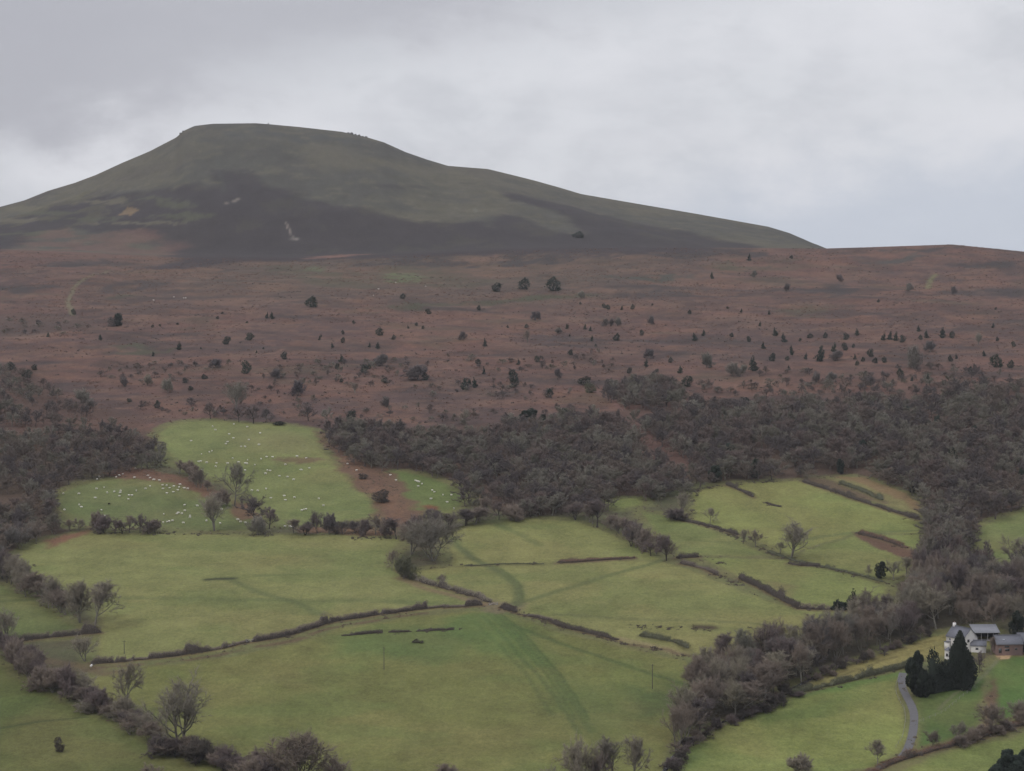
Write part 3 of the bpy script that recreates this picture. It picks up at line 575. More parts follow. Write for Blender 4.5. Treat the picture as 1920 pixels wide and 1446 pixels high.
# ------------------------------------------------------------------ tree shapes
def frustums(seg, n):
    """seg: rows of x0 y0 z0 x1 y1 z1 r0 r1 -> tube verts and quads"""
    s = np.asarray(seg, float).reshape(-1, 8); P0, P1, R0, R1 = s[:, :3], s[:, 3:6], s[:, 6], s[:, 7]
    T = P1 - P0; T /= np.linalg.norm(T, axis=1)[:, None] + 1e-12
    ref = np.where(np.abs(T[:, 2:3]) < .9, np.array([[0, 0, 1.]]), np.array([[1., 0, 0]]))
    a = np.cross(T, ref); a /= np.linalg.norm(a, axis=1)[:, None]; b2 = np.cross(T, a)
    ang = np.arange(n) / n * 2 * math.pi; cs, sn = np.cos(ang), np.sin(ang)
    ring = a[:, None] * cs[None, :, None] + b2[:, None] * sn[None, :, None]
    V = np.concatenate([P0[:, None] + ring * R0[:, None, None], P1[:, None] + ring * R1[:, None, None]], 1).reshape(-1, 3)
    base = np.arange(len(s))[:, None] * 2 * n; i = np.arange(n)[None]; j = (i + 1) % n
    Qd = np.stack([base + i, base + j, base + n + j, base + n + i], 2).reshape(-1, 4)
    return V, Qd
def spikes(P, D, R):
    """tapering three sided twigs from P along D"""
    T = D / (np.linalg.norm(D, axis=1)[:, None] + 1e-12)
    ref = np.where(np.abs(T[:, 2:3]) < .9, np.array([[0, 0, 1.]]), np.array([[1., 0, 0]]))
    a = np.cross(T, ref); a /= np.linalg.norm(a, axis=1)[:, None]; b2 = np.cross(T, a)
    V = [P + a * R[:, None]]; V.append(P + (-.5 * a + .866 * b2) * R[:, None]); V.append(P + (-.5 * a - .866 * b2) * R[:, None]); V.append(P + D)
    V = np.stack(V, 1).reshape(-1, 3); o = np.arange(len(P))[:, None] * 4
    Tr = np.concatenate([o + [0, 1, 3], o + [1, 2, 3], o + [2, 0, 3]], 1).reshape(-1, 3)
    return V, Tr
def unit(v): return v / (np.linalg.norm(v) + 1e-12)
def make_bare(seed, trunk=.28, n1_=7, n2_=6, n3_=6, ntw=22, spread=(18, 68), l1=.42, tw=.075, twr=.0021, up=.12, stems=1, r0=.022, droop=0.0, gap=0.0):
    R = np.random.default_rng(seed); big, ends = [], []
    def branch(p, d, L, r, lvl, segs):
        pts = [p]; dirs = []
        for k in range(segs):
            d = unit(d + R.normal(0, .13 if lvl else .05, 3) + np.array([0, 0, up if lvl < 3 else up * .4 - droop]))
            q_ = p + d * L / segs; ra = r * (1 - .62 * k / segs); rb = r * (1 - .62 * (k + 1) / segs)
            big.append(list(p) + list(q_) + [ra, rb, lvl]); p = q_; pts.append(p); dirs.append(d)
        return np.array(pts), dirs, r * .38
    def along(pts, t):
        f = t * (len(pts) - 1); k = min(int(f), len(pts) - 2); return pts[k] + (pts[k + 1] - pts[k]) * (f - k), unit(pts[k + 1] - pts[k])
    def side(d, ang, az):
        a = unit(np.cross(d, [.31, .83, .46])); b2 = np.cross(d, a)
        return unit(d * math.cos(ang) + (a * math.cos(az) + b2 * math.sin(az)) * math.sin(ang))
    for s_ in range(stems):
        az0 = R.uniform(0, 6.28); lean = (0 if stems == 1 else R.uniform(.15, .75))
        d0 = unit(np.array([math.cos(az0 + s_ * 2.4) * lean, math.sin(az0 + s_ * 2.4) * lean, 1])) + R.normal(0, .04, 3)
        p0 = np.array([0, 0, -.02])
        T, _, _ = branch(p0, unit(d0), trunk + .30, r0 / math.sqrt(stems), 0, 5)
        k1 = max(3, int(n1_ / (stems ** .5)))
        for i in range(k1):
            t = .38 + .62 * (i + R.uniform(0, .6)) / k1; t = min(t, .99)
            if R.random() < gap: continue
            p, d = along(T, t); frac = (t - .38) / .62
            ang = math.radians(spread[1] + (spread[0] - spread[1]) * frac + R.normal(0, 8))
            L1 = l1 * (1.0 - .25 * frac) * R.uniform(.8, 1.15)
            B1, _, _ = branch(p, side(d, ang, i * 2.399 + az0 + R.normal(0, .3)), L1, r0 * .45 / math.sqrt(stems), 1, 4)
            for j in range(n2_):
                t2 = .22 + .78 * (j + R.uniform(0, .7)) / n2_; p2, d2 = along(B1, min(t2, .99))
                B2, _, _ = branch(p2, side(d2, math.radians(R.uniform(22, 62)), R.uniform(0, 6.28)), L1 * .50 * R.uniform(.7, 1.15), r0 * .16 / math.sqrt(stems), 2, 3)
                for k in range(n3_):
                    t3 = .15 + .85 * (k + R.uniform(0, .8)) / n3_; p3, d3 = along(B2, min(t3, .99))
                    ends.append((p3, side(d3, math.radians(R.uniform(15, 60)), R.uniform(0, 6.28)), L1 * .26 * R.uniform(.7, 1.2)))
    P, D, Rr = [], [], []
    for (p, d, L) in ends:
        P.append(p); D.append(d * L); Rr.append(twr * 2.0)
        t = R.uniform(.05, 1.0, ntw)[:, None]; pp = p + d * L * t; dd = d + R.normal(0, .62, (ntw, 3)) + np.array([0, 0, up * 1.6 - droop * 2])
        dd /= np.linalg.norm(dd, axis=1)[:, None]; dd *= (tw * R.uniform(.5, 1.25, ntw))[:, None]
        P.extend(pp); D.extend(dd); Rr.extend([twr * x for x in R.uniform(.7, 1.2, ntw)])
    big = np.array(big); P = np.array(P); D = np.array(D); Rr = np.array(Rr)
    thick = big[:, 8] < 1.5; big = big[:, :8]
    Vb, Qb = frustums(big[thick], 6); Vc, Qc = frustums(big[~thick], 3); Vt, Tt = spikes(P, D, Rr)
    allp = P + D; h = np.percentile(allp[:, 2], 99.3); cx, cy = np.median(allp[:, 0]), np.median(allp[:, 1])
    rad = np.percentile(np.hypot(allp[:, 0] - cx, allp[:, 1] - cy), 93)
    k = np.array([.5 / rad, .5 / rad, 1 / h])
    return (Vb * k, Qb, np.concatenate([Vc, Vt]) * k, Tt + len(Vc), Qc)
BARE = {}
def reg_bare(key, n, **kw):
    BARE[key] = []
    for i in range(n):
        Vb, Qb, V, T, Qc = make_bare(hash_seed(key) + i * 7, **kw)
        tm = mesh_np('trunk', Vb, quads=Qb, mat=BK); cm = mesh_np('crown', V, tris=T, quads=Qc, mat=TW['wood'])
        BARE[key].append((tm, cm))
def hash_seed(s): return sum(ord(c) * (i + 3) for i, c in enumerate(s))
reg_bare('round', 4, trunk=.20, n1_=8, n2_=6, n3_=6, ntw=15, spread=(14, 74), l1=.44, r0=.02)
reg_bare('tall', 4, trunk=.30, n1_=10, n2_=6, n3_=5, ntw=14, spread=(10, 42), l1=.36, up=.22, stems=1, r0=.016)
reg_bare('multi', 3, trunk=.10, n1_=9, n2_=6, n3_=5, ntw=14, spread=(12, 60), l1=.34, up=.12, stems=4, r0=.02)
reg_bare('open', 3, trunk=.16, n1_=13, n2_=5, n3_=4, ntw=11, spread=(8, 52), l1=.40, up=.20, stems=2, r0=.024, twr=.0017)
reg_bare('shrub', 4, trunk=-.12, n1_=12, n2_=5, n3_=4, ntw=14, spread=(14, 70), l1=.36, up=.12, stems=6, r0=.02, twr=.0038, tw=.09)
reg_bare('far', 4, trunk=.14, n1_=8, n2_=5, n3_=5, ntw=15, spread=(10, 76), l1=.38, r0=.022, twr=.0034, tw=.065)

def leafy(seed, kind, n):
    """evergreen crowns: many small leaf sprays spread through a lumpy volume; unit size"""
    R = np.random.default_rng(seed)
    if kind == 'lobed': z = r = None; az = 0; ph = [0] * 4
    elif kind == 'cone':
        z = 1 - R.random(n) ** .62; r = (1 - z) ** .62 * .5 * (.82 + .34 * np.sin(z * 17 + R.uniform(0, 6))) + .03
        z = .06 + z * .94
    elif kind == 'spire':
        z = R.random(n); r = .5 * np.minimum(1, (1 - z) * 1.75 + .03) ** .85 * (1 + .10 * np.sin(z * 24)); z = .02 + z * .98
    else:
        z = R.random(n); r = .5 * np.sqrt(np.clip(1 - (2 * z - .92) ** 2 * .86, .02, 1)); z = .04 + z * .96
    if kind != 'lobed': az = R.uniform(0, 6.283, n)
    ph = R.uniform(0, 6.28, 4)
    if kind == 'lobed':
        nl = 22; lz = R.uniform(.12, .86, nl); la = R.uniform(0, 6.28, nl); env = .5 * np.sqrt(np.clip(1 - (2 * lz - .85) ** 2 * .9, .05, 1))
        lr = env * R.uniform(.35, .72, nl); C3 = np.stack([lr * np.cos(la), lr * np.sin(la), lz], 1); C3 = np.concatenate([C3, [[0, 0, .25], [0, 0, .5], [0, 0, .72], [.02, 0, .9]]])
        sz = np.concatenate([R.uniform(.10, .19, nl), [.26, .26, .2, .09]]); k = R.integers(len(C3), size=n); d3 = R.normal(size=(n, 3)); d3 /= np.linalg.norm(d3, axis=1)[:, None]
        P = C3[k] + d3 * (sz[k] * R.uniform(.7, 1.05, n) ** .5)[:, None] * np.array([1, 1, .8]); P[:, 2] = np.maximum(P[:, 2], .01)
        out = d3 + R.normal(0, .4, (n, 3)); out /= np.linalg.norm(out, axis=1)[:, None]; s_ = .04 * R.uniform(.6, 1.4, n)
        return spikes(P - out * (s_ * .4)[:, None], out * s_[:, None] * 1.3, s_ * .42)
    lump = 1 + .22 * np.sin(az * 3 + z * 9 + ph[0]) + .18 * np.sin(az * 5 - z * 14 + ph[1]) + .14 * np.sin(az * 8 + z * 23 + ph[2]) * np.sin(z * 31 - az * 4 + ph[3])
    rr = r * lump * np.sqrt(R.uniform(.35, 1.08, n))
    wv = 0.0 if kind == 'spire' else 1.0
    P = np.stack([rr * np.cos(az) + .11 * wv * np.sin(z * 5 + ph[1]), rr * np.sin(az) + .11 * wv * np.sin(z * 6 + ph[2]), z * (1 + wv * .16 * np.sin(az * 2 + ph[3])) + .02 * R.normal(size=n)], 1)
    P[:, 2] = np.maximum(P[:, 2], .015)
    out = np.stack([np.cos(az), np.sin(az), R.uniform(-.2, .9, n)], 1) + R.normal(0, .45, (n, 3)); out /= np.linalg.norm(out, axis=1)[:, None]
    s_ = (.055 if n > 2500 else .085) * R.uniform(.6, 1.35, n)
    Vs, T = spikes(P - out * (s_ * .4)[:, None], out * s_[:, None] * 1.3, s_ * .42); 
    return Vs, T
LEAF = {}
for key, kind, n, cnt in (('cone', 'cone', 620, 6), ('blob', 'blob', 620, 8), ('bigcone', 'spire', 7000, 1), ('bigblob', 'lobed', 12000, 2), ('mid', 'lobed', 4000, 3)):
    LEAF[key] = []
    for i in range(cnt):
        V, T = leafy(hash_seed(key) + i, kind, n)
        core, cq = frustums([[0, 0, -.03, .01, 0, .35, .03, .025], [.01, 0, .35, 0, .01, .8, .025, .008]], 6)
        LEAF[key].append((mesh_np('trunk', core, quads=cq, mat=BKD), mesh_np('crown', V, tris=T, mat=TW['green'])))

# ------------------------------------------------------------------ placing
ORD = ['first', 'second', 'third', 'fourth', 'fifth', 'sixth', 'seventh', 'eighth', 'ninth', 'tenth', 'eleventh', 'twelfth', 'thirteenth', 'fourteenth', 'fifteenth', 'sixteenth', 'seventeenth', 'eighteenth', 'nineteenth', 'twentieth']
TENS = {2: 'twenty', 3: 'thirty', 4: 'forty', 5: 'fifty', 6: 'sixty', 7: 'seventy', 8: 'eighty', 9: 'ninety'}
TENTH = {2: 'twentieth', 3: 'thirtieth', 4: 'fortieth', 5: 'fiftieth', 6: 'sixtieth', 7: 'seventieth', 8: 'eightieth', 9: 'ninetieth'}
def ordn(k):                                                # 1 -> first
    if k <= 20: return ORD[k - 1]
    if k >= 100: return 'hundred and ' + ordn(k - 100) if k > 100 else 'hundredth'
    return TENTH[k // 10] if k % 10 == 0 else TENS[k // 10] + '-' + ORD[k % 10 - 1]
def set_mat(o, m):
    if o.data.materials and o.data.materials[0] is m: return
    o.material_slots[0].link = 'OBJECT'; o.material_slots[0].material = m
def plant(name, shape, x, y, w, h, tone, label, cat, group=None, rz=None, var=None, sink=.15, lean=0.0):
    lib = LEAF if shape in LEAF else BARE
    v = lib[shape][(rng.integers(len(lib[shape])) if var is None else var) % len(lib[shape])]
    e = empty(name, (x, y, float(ground(x, y)) - sink), rng.uniform(0, 6.28) if rz is None else rz, (w, w, h))
    if lean: e.rotation_euler[1] = lean
    tag(e, label, cat, group)
    t = link('trunk', v[0], e); c = link('crown', v[1], e)
    set_mat(c, TW[tone]); 
    if tone in ('dark', 'evergreen', 'purple'): set_mat(t, BKD)
    return e
def at_px(px, py, wpx, hpx):
    x, y = spot(px, py); return x, y, wpx * y / FP, hpx * y / FP
# ------------------------------------------------------------------ lone and named trees (pixel of the foot, width, height, shape, tone, label)
SINGLE = [
 (340, 1410, 122, 152, 'open', 'grey', 'largest bare open crowned tree standing in the lower left hedgerow'),
 (238, 1342, 82, 104, 'round', 'grey', 'round headed bare tree on the hedgerow left of the largest open tree'),
 (178, 1178, 62, 92, 'tall', 'grey', 'taller bare tree at the left corner of the wide pale field'),
 (150, 1168, 60, 84, 'multi', 'grey', 'bare tree joined to the left side of the tall corner tree'),
 (160, 1240, 52, 52, 'open', 'pale', 'small wispy bare tree at the left end of the long clipped hedge'),
 (14, 1206, 58, 66, 'open', 'grey', 'thin bare tree above the low hedge at the left edge'),
 (812, 1052, 110, 88, 'multi', 'grey', 'big spreading many stemmed bare tree beside the curved wheel tracks'),
 (770, 1040, 70, 66, 'multi', 'brown', 'lower spreading bare tree against the big many stemmed one'),
 (735, 1070, 34, 40, 'round', 'brown', 'small brown bare tree at the top of the clipped grey hedge'),
 (756, 1085, 44, 46, 'shrub', 'olive', 'greenish bushy tree beside the small brown one on the clipped hedge'),
 (830, 1098, 20, 24, 'open', 'brown', 'tiny bare tree growing out of the clipped grey hedge'),
 (1484, 1046, 66, 74, 'open', 'grey', 'tall lone bare tree with a straight trunk in the right pastures'),
 (1462, 1040, 26, 26, 'round', 'grey', 'small bare tree tucked under the tall lone tree'),
 (440, 948, 68, 84, 'round', 'grey', 'big round bare tree between the two sheep pastures'),
 (402, 996, 58, 76, 'open', 'pale', 'pale thin bare tree standing among the sheep'),
 (478, 982, 58, 56, 'far', 'purple', 'dense dark purple bare tree at the corner of the sheep pastures'),
 (505, 992, 44, 44, 'far', 'purple', 'smaller purple bare tree to the right of the dense one'),
 (482, 1004, 36, 38, 'shrub', 'wood', 'low round grey bush at the foot of the dense purple tree'),
 (415, 950, 34, 36, 'shrub', 'brown', 'brown bush at the left foot of the big round bare tree'),
 (1250, 1052, 46, 52, 'multi', 'purple', 'dense bushy thorn tree at the meeting of the middle hedges'),
 (1276, 968, 34, 48, 'open', 'grey', 'small bare tree at the top left corner of the bright pasture'),
 (1268, 975, 44, 24, 'shrub', 'purple', 'low dark thicket at the foot of the small corner tree'),
 (1331, 982, 32, 32, 'round', 'grey', 'little round bare tree alone on the pasture boundary'),
 (1393, 1020, 18, 30, 'open', 'grey', 'narrower of two thorn trees left of the tall lone tree'),
 (1417, 1026, 34, 34, 'round', 'brown', 'rounder of two thorn trees left of the tall lone tree'),
 (1628, 1083, 16, 26, 'round', 'grey', 'little grey bare tree beside the dark ivy tree'),
 (1675, 1086, 34, 36, 'round', 'grey', 'bare tree just right of the dark ivy tree'),
 (1700, 1082, 30, 40, 'tall', 'pale', 'pale stemmed bare tree right of the dark ivy tree'),
 (1645, 1436, 34, 52, 'tall', 'grey', 'slim young bare tree at the bottom of the smooth green field'),
 (1498, 1452, 52, 42, 'shrub', 'grey', 'round bare bush at the bottom edge of the smooth green field'),
 (1745, 1402, 30, 36, 'multi', 'brown', 'small round bare tree on the rusty hedge nearest the lane'),
 (1796, 1388, 34, 36, 'multi', 'grey', 'leaning bare thorn on the middle of the rusty hedge'),
 (1856, 1374, 60, 58, 'multi', 'brown', 'large bare bush filling the bracken strip on the rusty hedge'),
 (1910, 1354, 44, 44, 'multi', 'grey', 'bare bushy tree where the rusty hedge meets the right edge'),
 (1836, 1262, 28, 44, 'far', 'purple', 'purple brown bare tree right of the tall dark farm conifer'),
 (1857, 1226, 15, 34, 'tall', 'brown', 'thin bare tree against the corner of the brick barn'),
 (1862, 1182, 54, 72, 'multi', 'brown', 'bare brown tree behind the open barn'),
 (1822, 1178, 40, 56, 'multi', 'brown', 'bare tree just behind and left of the open barn'),
 (1895, 1178, 52, 70, 'multi', 'grey', 'bare tree behind the brick barn roof'),
 (1905, 1066, 60, 62, 'round', 'grey', 'broad bare tree on the grass at the right edge beyond the stream'),
 (562, 1486, 140, 124, 'multi', 'brown', 'huge bare crown rising from the bottom edge left of the middle'),
 (478, 1475, 80, 66, 'multi', 'brown', 'lower bare crown at the bottom edge beside the huge one'),
 (620, 1490, 70, 80, 'open', 'brown', 'bare crown on the right shoulder of the huge bottom one'),
 (1086, 1480, 76, 104, 'multi', 'pale', 'pale fine twigged tree at the bottom edge below the wheel tracks'),
 (1150, 1474, 54, 98, 'tall', 'grey', 'tall many stemmed bare tree at the bottom edge left of the stream'),
 (1190, 1478, 50, 106, 'tall', 'grey', 'tallest narrow bare tree at the bottom edge left of the stream'),
 (1120, 1482, 60, 78, 'multi', 'brown', 'brown bare tree between the pale and the tall bottom edge trees'),
 (840, 1478, 60, 50, 'multi', 'brown', 'low bare crown peeping over the middle of the bottom edge'),
 (280, 1486, 70, 52, 'multi', 'brown', 'low bare crown peeping over the bottom left edge'),
 (1034, 1484, 50, 50, 'multi', 'grey', 'low bare crown left of the pale bottom edge tree'),
 (440, 774, 56, 62, 'open', 'grey', 'faint tall bare tree above the top of the sheep pasture'),
 (395, 786, 32, 34, 'far', 'purple', 'dark round bare tree at the top left of the sheep pasture'),
 (448, 792, 34, 34, 'far', 'purple', 'leftmost of the three joined dark trees topping the sheep pasture'),
 (475, 794, 38, 38, 'far', 'purple', 'middle of the three joined dark trees topping the sheep pasture'),
 (500, 792, 30, 28, 'far', 'wood', 'rightmost of the three joined dark trees topping the sheep pasture'),
 (578, 790, 36, 36, 'far', 'purple', 'dark bare tree right of the joined trees at the moor edge'),
 (613, 792, 26, 30, 'far', 'wood', 'grey bare tree on the moor edge where the middle wood begins'),
 (152, 756, 30, 28, 'shrub', 'wood', 'round dark thorn on the bracken above the left wood'),
 (170, 766, 22, 18, 'shrub', 'wood', 'small thorn just below the round dark one above the left wood'),
 (315, 736, 22, 28, 'shrub', 'wood', 'grey green thorn with a leaning top on the lower moor'),
 (276, 724, 16, 24, 'shrub', 'grey', 'faint upright thorn left of the leaning one'),
 (232, 724, 16, 18, 'shrub', 'wood', 'faint low thorn on the lower left moor'),
 (560, 742, 26, 30, 'shrub', 'wood', 'tangled grey thorn above the sheep pasture'),
 (517, 710, 20, 20, 'shrub', 'wood', 'loose grey thorn on the middle moor'),
 (405, 690, 26, 18, 'shrub', 'wood', 'pale low thorn patch on the left moor'),
 (717, 686, 27, 24, 'shrub', 'wood', 'broad grey round thorn in the middle of the moor'),
 (785, 712, 44, 30, 'shrub', 'wood', 'widest grey thorn thicket in the middle of the moor'),
 (723, 764, 20, 22, 'shrub', 'wood', 'grey thorn above the middle wood'),
 (666, 738, 18, 22, 'open', 'brown', 'faint brown sapling above the middle wood'),
 (870, 796, 28, 30, 'far', 'grey', 'pale grey tree at the upper edge of the middle wood'),
 (1002, 600, 13, 17, 'shrub', 'wood', 'left of a pair of thorns on the upper middle moor'),
 (1009, 600, 12, 17, 'shrub', 'wood', 'right of a pair of thorns on the upper middle moor'),
 (1136, 612, 14, 16, 'shrub', 'wood', 'left one of a short row of grey thorns on the upper moor'),
 (1147, 612, 10, 16, 'shrub', 'wood', 'middle one of a short row of grey thorns on the upper moor'),
 (1158, 612, 14, 18, 'shrub', 'wood', 'right one of a short row of grey thorns on the upper moor'),
 (1221, 609, 14, 18, 'shrub', 'wood', 'grey thorn right of the short thorn row'),
 (868, 638, 15, 18, 'shrub', 'wood', 'fan shaped grey green thorn on the middle moor'),
 (1046, 626, 15, 12, 'shrub', 'wood', 'low grey bush below the pair of thorns'),
 (990, 643, 14, 26, 'open', 'brown', 'faint thin sapling below the pair of thorns'),
 (1090, 560, 14, 16, 'shrub', 'wood', 'faint grey bush below the grassy band of the moor'),
 (1217, 673, 22, 20, 'shrub', 'wood', 'grey bush above the dark thicket of the right moor'),
 (1045, 708, 15, 18, 'shrub', 'wood', 'small grey bush left of the black holly'),
 (1324, 690, 22, 30, 'shrub', 'wood', 'tall grey thicket left of the upright juniper'),
 (1373, 706, 30, 28, 'shrub', 'wood', 'wide grey thicket beside the upright juniper'),
 (1395, 700, 16, 18, 'shrub', 'wood', 'little grey thorn against the upright juniper'),
 (1570, 676, 26, 20, 'shrub', 'wood', 'grey thorn among the junipers on the right moor'),
 (1713, 690, 34, 44, 'shrub', 'wood', 'tall loose grey thicket on the right moor'),
 (1744, 660, 22, 22, 'shrub', 'wood', 'faint grey bush above the tall loose thicket'),
 (1834, 648, 18, 26, 'open', 'wood', 'faint thin tree on the right moor'),
 (1531, 718, 20, 22, 'shrub', 'wood', 'left faint bush above the right wood'),
 (1560, 716, 20, 20, 'shrub', 'wood', 'right faint bush above the right wood'),
 (1633, 730, 20, 26, 'open', 'wood', 'faint thin tree just above the right wood'),
 (1415, 520, 12, 14, 'shrub', 'wood', 'faint thorn high on the right moor'),
 (1573, 528, 13, 15, 'shrub', 'purple', 'purplish thorn high on the right moor'),
 (1705, 546, 16, 16, 'shrub', 'wood', 'grey thorn near the pale green path on the right moor'),
 (1788, 552, 14, 16, 'shrub', 'wood', 'faint thorn right of the pale green path'),
 (1476, 546, 12, 16, 'shrub', 'wood', 'faint thorn in the dark band of the right moor'),
]
EVERG = [
 (1719, 1306, 50, 90, 'bigblob', 'evergreen', 'tree', 'broad black green yew standing beside the farm lane'),
 (1799, 1290, 44, 106, 'bigcone', 'evergreen', 'tree', 'tallest dark conifer right in front of the white farmhouse'),
 (1735, 1308, 34, 46, 'bigblob', 'evergreen', 'tree', 'lower black evergreen at the foot of the broad yew'),
 (1906, 1196, 38, 54, 'mid', 'evergreen', 'tree', 'dark evergreen behind the brick barn at the right edge'),
 (1890, 1480, 74, 82, 'bigblob', 'green', 'tree', 'dark green pine in the bottom right corner'),
 (1920, 1472, 60, 74, 'bigblob', 'green', 'tree', 'dark green pine cut by the right edge at the bottom corner'),
 (1652, 1085, 26, 34, 'mid', 'evergreen', 'tree', 'dark ivy covered tree in the right pastures'),
 (1598, 1144, 20, 38, 'cone', 'evergreen', 'conifer', 'small pointed dark conifer at the end of the black hedge'),
 (1612, 1143, 20, 18, 'blob', 'evergreen', 'bush', 'dark bush against the small pointed conifer'),
 (111, 1410, 17, 26, 'blob', 'dark', 'bush', 'single small dark bush alone in the dark green corner field'),
 (984, 792, 26, 24, 'mid', 'green', 'holly', 'leftmost dark holly topping the middle wood'),
 (998, 794, 30, 30, 'mid', 'green', 'holly', 'largest dark holly topping the middle wood'),
 (1018, 794, 18, 18, 'mid', 'green', 'holly', 'small dark holly at the right of the largest one'),
 (1060, 790, 26, 26, 'mid', 'green', 'holly', 'separate dark holly right of the holly clump'),
 (1098, 722, 23, 15, 'blob', 'evergreen', 'holly', 'flat black holly on the lower moor rib'),
 (1105, 736, 20, 16, 'blob', 'olive', 'gorse', 'pale olive gorse just below the flat black holly'),
 (1400, 764, 17, 17, 'blob', 'green', 'holly', 'small dark holly on the upper edge of the right wood'),
 (1687, 800, 14, 26, 'cone', 'green', 'conifer', 'narrow dark conifer inside the right wood'),
 (1340, 905, 30, 34, 'mid', 'green', 'holly', 'dark holly at the lower edge of the right wood'),
 (660, 790, 16, 20, 'blob', 'green', 'holly', 'small dark holly at the upper left of the middle wood'),
 (221, 612, 22, 26, 'mid', 'green', 'pine', 'largest dark pine at the left of the upper moor'),
 (210, 612, 18, 16, 'blob', 'wood', 'bush', 'grey bush at the left foot of the largest pine'),
 (585, 576, 21, 19, 'blob', 'green', 'pine', 'lone umbrella shaped pine left of the moor middle'),
 (1085, 446, 20, 11, 'blob', 'green', 'tree', 'dark pair of tree crowns low on the mountain'),
 (932, 547, 16, 15, 'blob', 'green', 'pine', 'smallest and leftmost of three dark pines on the middle moor'),
 (983, 543, 20, 20, 'blob', 'green', 'pine', 'middle one of three dark pines on the middle moor'),
 (1038, 546, 24, 24, 'blob', 'green', 'pine', 'largest and rightmost of three dark pines on the middle moor'),
 (963, 714, 16, 19, 'blob', 'green', 'juniper', 'upper half of the stacked pair of junipers on the lower moor'),
 (963, 726, 16, 16, 'blob', 'evergreen', 'juniper', 'black lower one of the stacked pair of junipers on the lower moor'),
 (1412, 696, 17, 26, 'cone', 'green', 'juniper', 'tall upright juniper on the right lower moor'),
 (716, 942, 28, 22, 'blob', 'dark', 'bush', 'dark bramble bush on the bracken strip between the pastures'),
 (680, 898, 16, 10, 'blob', 'dark', 'bush', 'small dark bush at the top of the bracken strip'),
 (524, 797, 22, 7, 'blob', 'evergreen', 'bush', 'flat black bush at the top edge of the sheep pasture'),
 (780, 1205, 12, 7, 'blob', 'dark', 'bush', 'tiny dark bush below the dark scraps in the large field'),
 (790, 1206, 9, 5, 'blob', 'dark', 'bush', 'smallest bush right beside the tiny one in the large field'),
]
for (px, py, w, h, sh, tone, lab) in SINGLE:
    x, y, W_, H_ = at_px(px, py, w, h)
    sh_ = sh; cat = 'bush' if (sh == 'shrub') else 'tree'; nm = 'hawthorn_bush' if sh == 'shrub' else 'bare_tree'
    plant(nm, sh_, x, y, W_, H_, tone, lab, cat)
for (px, py, w, h, sh, tone, cat, lab) in EVERG:
    x, y, W_, H_ = at_px(px, py, w, h)
    plant({'conifer': 'conifer_tree', 'tree': 'evergreen_tree', 'bush': 'dark_bush', 'pine': 'pine_tree', 'holly': 'holly_tree', 'gorse': 'gorse_bush', 'juniper': 'juniper_bush'}[cat], sh, x, y, W_, H_, tone, lab, cat)

